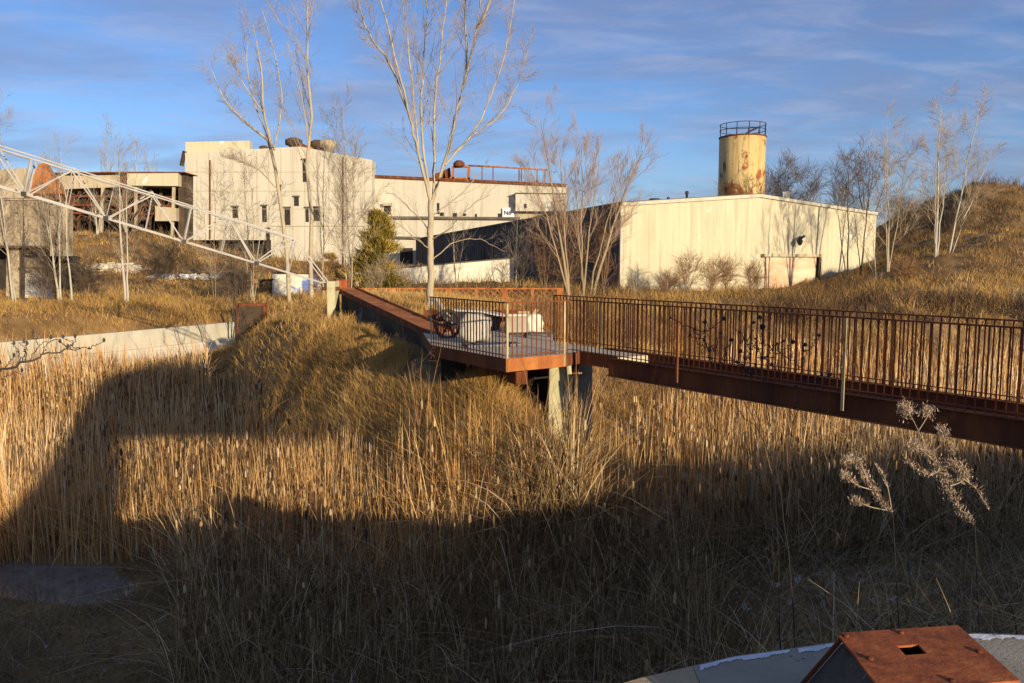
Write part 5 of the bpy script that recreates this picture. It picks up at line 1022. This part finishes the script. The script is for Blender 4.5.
# seed-head stalks in front of the bridge
T = Tree(6.0, 10); D0 = 6.2; b0 = px3(800, 640, 0); b = np.array([b0[0], b0[1], gz(b0[0], b0[1]) - .05]); T.heads = []
HP = [(219, 205, 1), (313, 188, 1.1), (487, 182, 1), (500, 228, 1.3), (347, 292, 1), (393, 347, .9), (458, 207, .8), (648, 302, 1), (708, 315, 1), (777, 270, .7), (827, 462, 1), (240, 343, .8), (572, 310, .6), (553, 320, .6), (604, 298, .6), (375, 400, .7), (215, 295, .7), (145, 268, .7), (170, 235, .6), (295, 258, .7), (388, 252, .6), (430, 315, .5), (465, 287, .5), (543, 412, .8), (789, 462, .7), (664, 520, .8), (478, 335, .5), (50, 185, .6), (400, 413, .6), (465, 412, .6)]
mains = [[(800, 640), (790, 540), (770, 430), (763, 372)], [(779, 478), (745, 400), (720, 362)], [(781, 490), (752, 400), (748, 340)], [(786, 515), (792, 430), (805, 350)], [(771, 436), (764, 380), (762, 330)], [(775, 455), (722, 380), (705, 330)]]
mp = []
for i, ml in enumerate(mains):
    dd = (-.25, .2, .05, .3, -.1, .25)[i]; Q = limb(([b] if i == 0 else []) + [px3(x, y, (dd * k / 3) if i else 0) for k, (x, y) in enumerate(ml) if k or i], .0045 if i == 0 else .003, .0018, 0 if i == 0 else 1); mp.append(Q[0])
allp = np.concatenate(mp)
for hx, hy, s in HP:
    x, y = 660 + hx / 4.88, 280 + hy / 4.88; h = px3(x, y, T.r.uniform(-.3, .35))
    c = allp[allp[:, 2] < h[2] - .06]; j = c[np.argmin(((c - h) ** 2).sum(1) + .15 * (c[:, 2] - h[2] + .25) ** 2)] if len(c) else allp[0]
    mid = .5 * (j + h) + np.array([0, 0, -.03]); limb([j, mid, h], .0045, .0034, 1)
    r0 = .0165 * s; P = np.array([h - [0, 0, r0], h - [0, 0, r0 * .5], h, h + [0, 0, r0 * .6], h + [0, 0, r0]]); T.heads.append(tube_np(P, np.array([.3, .9, 1.05, .8, .2]) * r0, 7))
    for q in range(5):
        a = T.r.normal(0, 1, 3); a /= np.linalg.norm(a); P = np.array([h, h + a * r0 * 1.0, h + a * r0 * 1.7]); T.heads.append(tube_np(P, np.array([.003, .003, .001]), 3))
o = T.build('seedhead_plant', tuple(b), 'tall dead plant with round dark seed heads, in front of the footbridge railing', 'plant', 'shade_toned_stalk', 'shade_toned_stalk', crown='stalks')
V = np.concatenate([v for v, f in T.heads]) - b; n = 0; F = []
for v, f in T.heads: F.append(f + n); n += len(v)
link('seed_heads', np_mesh('seed_heads', V, np.concatenate(F)), M['head_dark'], o)
# tall single stalk
auto('dead_weed', 803, 6.6, 470, [(785, 1, 1), (778, .75, .6)], 'tall dark single stalk rising from the slope behind the rusted box', 'weed', 'shade_toned_stalk', 'shade_toned_stalk', dict(THIN, n=(7, 3), len=(.16, .4)), 170, .009, crown='twigs')
# goldenrod plumes
def goldenrod(lines, D, label, seed, foot):
    T = Tree(D, seed); r = T.r; global D0; D0 = D; T_ = T
    f = np.array(at(foot[0], foot[1], D)); f[2] = gz(f[0], f[1]) - .05; B = NB()
    for pts, fl in lines:
        C = np.array([at(x, y, D + r.uniform(-.12, .12)) for x, y in pts]); K = 14; s = np.linspace(0, len(C) - 1, K)
        P = np.stack([np.interp(s, np.arange(len(C)), C[:, i]) for i in range(3)], 1); P[1:-1] = .25 * P[:-2] + .5 * P[1:-1] + .25 * P[2:]
        if fl[0] == 'm': P = np.concatenate([[f, .5 * (f + P[0])], P])
        T.cr.append(tube_np(P, np.linspace(.0055, .002, len(P)), 4)) if fl[0] != 'm' else T.tr.append(tube_np(P, np.linspace(.0042, .002, len(P)), 5))
        n = int(fl[1]); w = fl[2] * D / 5
        q = r.random(n) ** .7; k = (fl[3] + (1 - fl[3]) * q) * (len(P) - 1); a = np.minimum(k.astype(int), len(P) - 2); fr = (k - a)[:, None]
        p = P[a] * (1 - fr) + P[a + 1] * fr + r.normal(0, 1, (n, 3)) * (w * (.35 + .9 * np.sin(np.pi * np.clip(q, 0, 1)) ** .6))[:, None]
        B.add(blades(p[:, 0], p[:, 1], p[:, 2], r.uniform(.011, .033, n), r.uniform(.004, .011, n), r.uniform(-1, 1.5, n), r.uniform(-1, 1, n), 2), np.clip(r.normal(.55, .28, n), 0, 1))
    o = T.build('goldenrod', tuple(f), label, 'plant', 'shade_toned_stalk', 'twig', 'goldenrod plants', crown='stalks'); B.build('plumes', M['plume'], o)
goldenrod([([(975, 525), (960, 510), (948, 486), (935, 460), (925, 448)], ('m', 900, .018, .15)), ([(950, 486), (962, 482), (968, 474), (958, 466), (948, 462)], ('s', 520, .018, .2)), ([(935, 462), (922, 450), (912, 444), (908, 450)], ('s', 420, .018, .2)), ([(940, 470), (930, 476), (915, 468), (906, 460)], ('s', 170, .010, .2)), ([(928, 455), (940, 446), (946, 434), (938, 428)], ('s', 230, .014, .5)), ([(930, 455), (917, 428), (909, 412), (903, 408)], ('s', 480, .022, .7)), ([(919, 430), (928, 416), (926, 410)], ('s', 320, .018, .6)), ([(945, 437), (953, 447), (954, 455)], ('s', 120, .007, .2)), ([(962, 478), (976, 488), (989, 510)], ('s', 110, .008, .2))], 7.0, 'pale feathery goldenrod with several plumes, at the right in front of the footbridge', 201, (985, 560))
goldenrod([([(893, 515), (880, 500), (868, 482), (858, 462)], ('m', 520, .012, .15)), ([(868, 482), (862, 466), (853, 458), (846, 462)], ('s', 360, .018, .3)), ([(872, 490), (858, 486), (848, 478), (842, 474)], ('s', 240, .013, .3)), ([(892, 512), (888, 488), (884, 476), (876, 465)], ('s', 90, .005, .3)), ([(885, 510), (870, 507), (858, 502), (852, 500)], ('s', 230, .012, .4))], 7.0, 'smaller feathery goldenrod left of the bigger one, lit from the side', 202, (905, 575))
# dark branchy weeds rooted on the near slope
for i, (px, D, yt, lab) in enumerate(((985, 7.5, 560, 'dark arching weed on the slope behind the rusted box'), (700, 8.0, 600, 'pale bent grass weed at the back edge of the ledge'), (640, 9.0, 545, 'dry weed standing in front of the reeds left of the ledge'), (840, 8.5, 520, 'dark weed below the smaller goldenrod'))):
    auto('dead_weed', px, D, yt, [(px + random.uniform(-22, 22), random.uniform(.6, 1), 1) for _ in range(4)], lab, 'weed', 'dark_twig', 'dark_twig', dict(BUSHY, levels=2, n=(9, 4), len=(.22, .4)), 180 + i, .006, crown='twigs')
SUN_E, SKY_STR, EXPO = 5.0, .10, 0.46
CLOUD_A, CLOUD_B = (1.75, 2.05, 3.25), (3.3, 3.6, 4.9)
# ------------------------------------------------------------------ unseen building behind the viewer, a cut-out shaped to cast the marsh shade
YB = -14.0
def pj(px, py, z=1.4):
    g = atz(px, py, z); t = (g.y - YB) / math.cos(SUN_AZ)
    return Vector((g.x + math.sin(SUN_AZ) * t, YB, z + t * math.tan(SUN_EL)))
def hit(px, py, up=.7):
    Y = np.linspace(9, 70, 800); r = ray(px, py); X = r.x / r.y * Y; zz = CAMZ + r.z / r.y * Y; g = ground(X, Y) + up
    i = np.argmax(zz < g); return (float(X[i]), float(Y[i]), float(zz[i]))
def pg(px, py, up=.7):
    x, y, z = hit(px, py, up); t = (y - YB) / math.cos(SUN_AZ); return Vector((x + math.sin(SUN_AZ) * t, YB, z + t * math.tan(SUN_EL)))
bk = thing('rear_shade_caster', (20, YB, 2), 'unseen building cut-out behind the viewer, outlined to cast the shade over the near marsh', 'building')
low = [pj(*a) for a in ((0, 570), (60, 566), (150, 560), (270, 552), (350, 540), (420, 510), (500, 490), (600, 462), (700, 452), (780, 446), (860, 446), (1024, 452), (1250, 462))]
m = MB(); m.prism([Vector((low[0].x, YB, .5))] + low + [Vector((low[-1].x + 25, YB, low[-1].z)), Vector((low[-1].x + 25, YB, .5))], (0, -1.0, 0)); m.build('wall', M['brick'], bk)  # low part of the cut-out, top edge follows where the low shade ends
up = [pg(-2, 566, 1.2), pg(45, 500, 1.4), pg(80, 440, 1.4), pg(106, 390, 1.4), pg(114, 374, 1.2), pg(165, 360, 1), pg(170, 366, 1), pg(236, 352, .8), pg(243, 360, .5), pg(286, 376, .2) - Vector((.2, 0, 0)), pg(300, 402, .2) - Vector((.5, 0, 0)), pg(312, 430, .4) - Vector((.5, 0, 0)), pg(290, 432, .8), pg(240, 428, 1.2), pg(125, 431, 1.4), pg(134, 470, 1.4), pj(152, 562)]

m = MB(); m.prism(up, (0, -1.2, 0)); m.build('gallery', M['brick'], bk)  # raised part of the cut-out, edges bent to place its shade
# ------------------------------------------------------------------ sky, sun, camera
w = bpy.data.worlds.new('World'); scene.world = w; w.use_nodes = True; nt = w.node_tree; N = nt.nodes; L = nt.links
bg = N['Background']; sky = N.new('ShaderNodeTexSky'); sky.sky_type = 'NISHITA'; sky.sun_disc = False
sky.sun_elevation = SUN_EL; sky.sun_rotation = math.pi - SUN_AZ; sky.air_density = 1.0; sky.dust_density = .3; sky.ozone_density = 2.2
tc = N.new('ShaderNodeTexCoord'); sx = N.new('ShaderNodeSeparateXYZ'); L.new(tc.outputs['Generated'], sx.inputs[0])
mxz = N.new('ShaderNodeMath'); mxz.operation = 'MAXIMUM'; mxz.inputs[1].default_value = .04; L.new(sx.outputs['Z'], mxz.inputs[0])
ad = N.new('ShaderNodeMath'); ad.operation = 'ADD'; ad.inputs[1].default_value = .12; L.new(mxz.outputs[0], ad.inputs[0])
cb = N.new('ShaderNodeCombineXYZ')
for i, ax in enumerate('XY'):
    d = N.new('ShaderNodeMath'); d.operation = 'DIVIDE'; L.new(sx.outputs[ax], d.inputs[0]); L.new(ad.outputs[0], d.inputs[1]); L.new(d.outputs[0], cb.inputs[i])
def cloud(sc, lo, hi, st, rot, det=8):
    mp = N.new('ShaderNodeMapping'); mp.inputs['Scale'].default_value = st; mp.inputs['Rotation'].default_value = (0, 0, rot); mp.inputs['Location'].default_value = (2.3, 1.1, 0)
    L.new(cb.outputs[0], mp.inputs[0]); n = N.new('ShaderNodeTexNoise'); n.inputs['Scale'].default_value = sc; n.inputs['Detail'].default_value = det; n.inputs['Roughness'].default_value = .6; n.inputs['Distortion'].default_value = .5
    L.new(mp.outputs[0], n.inputs[0]); r = N.new('ShaderNodeMapRange'); r.interpolation_type = 'SMOOTHSTEP'; r.inputs[1].default_value = lo; r.inputs[2].default_value = hi; L.new(n.outputs['Fac'], r.inputs[0]); return r
hs = N.new('ShaderNodeMix'); hs.data_type = 'RGBA'; hs.blend_type = 'MULTIPLY'; hs.inputs[0].default_value = 1; hs.inputs[7].default_value = (.68, .83, 1.2, 1); L.new(sky.outputs[0], hs.inputs[6])
out = hs.outputs[2]
for (sc, lo, hi, st, rot, amt, col) in ((1.2, .34, .66, (.8, 1.3, 1), .3, .56, CLOUD_A), (3.4, .42, .74, (.7, 1.5, 1), -.15, .42, CLOUD_B)):
    r = cloud(sc, lo, hi, st, rot); k = N.new('ShaderNodeMath'); k.operation = 'MULTIPLY'; k.inputs[1].default_value = amt; L.new(r.outputs[0], k.inputs[0])
    mx = N.new('ShaderNodeMix'); mx.data_type = 'RGBA'; mx.inputs[7].default_value = (*col, 1); L.new(k.outputs[0], mx.inputs[0]); L.new(out, mx.inputs[6]); out = mx.outputs[2]
L.new(out, bg.inputs['Color']); bg.inputs['Strength'].default_value = SKY_STR
sl = bpy.data.lights.new('sun', 'SUN'); sl.energy = SUN_E; sl.angle = math.radians(.5); sl.color = (1.0, .81, .56)
so_ = bpy.data.objects.new('sun', sl); COL.objects.link(so_); so_.rotation_euler = SDIR.to_track_quat('Z', 'Y').to_euler(); so_.location = SDIR * 200
cam = bpy.data.cameras.new('camera'); co = bpy.data.objects.new('camera', cam); COL.objects.link(co); scene.camera = co
cam.sensor_width = 36; cam.lens = F_PX / 1024 * 36; cam.clip_start = .05; cam.clip_end = 6000
co.location = (0, 0, CAMZ); co.rotation_euler = (math.pi / 2 - PITCH, 0, 0)
vs = scene.view_settings; vs.view_transform = 'Standard'; vs.look = 'None'; vs.exposure = EXPO; vs.gamma = 1; vs.use_curve_mapping = False
scene.cycles.max_bounces = 5; scene.cycles.diffuse_bounces = 2; scene.cycles.glossy_bounces = 2; scene.cycles.transmission_bounces = 2; scene.cycles.use_denoising = True
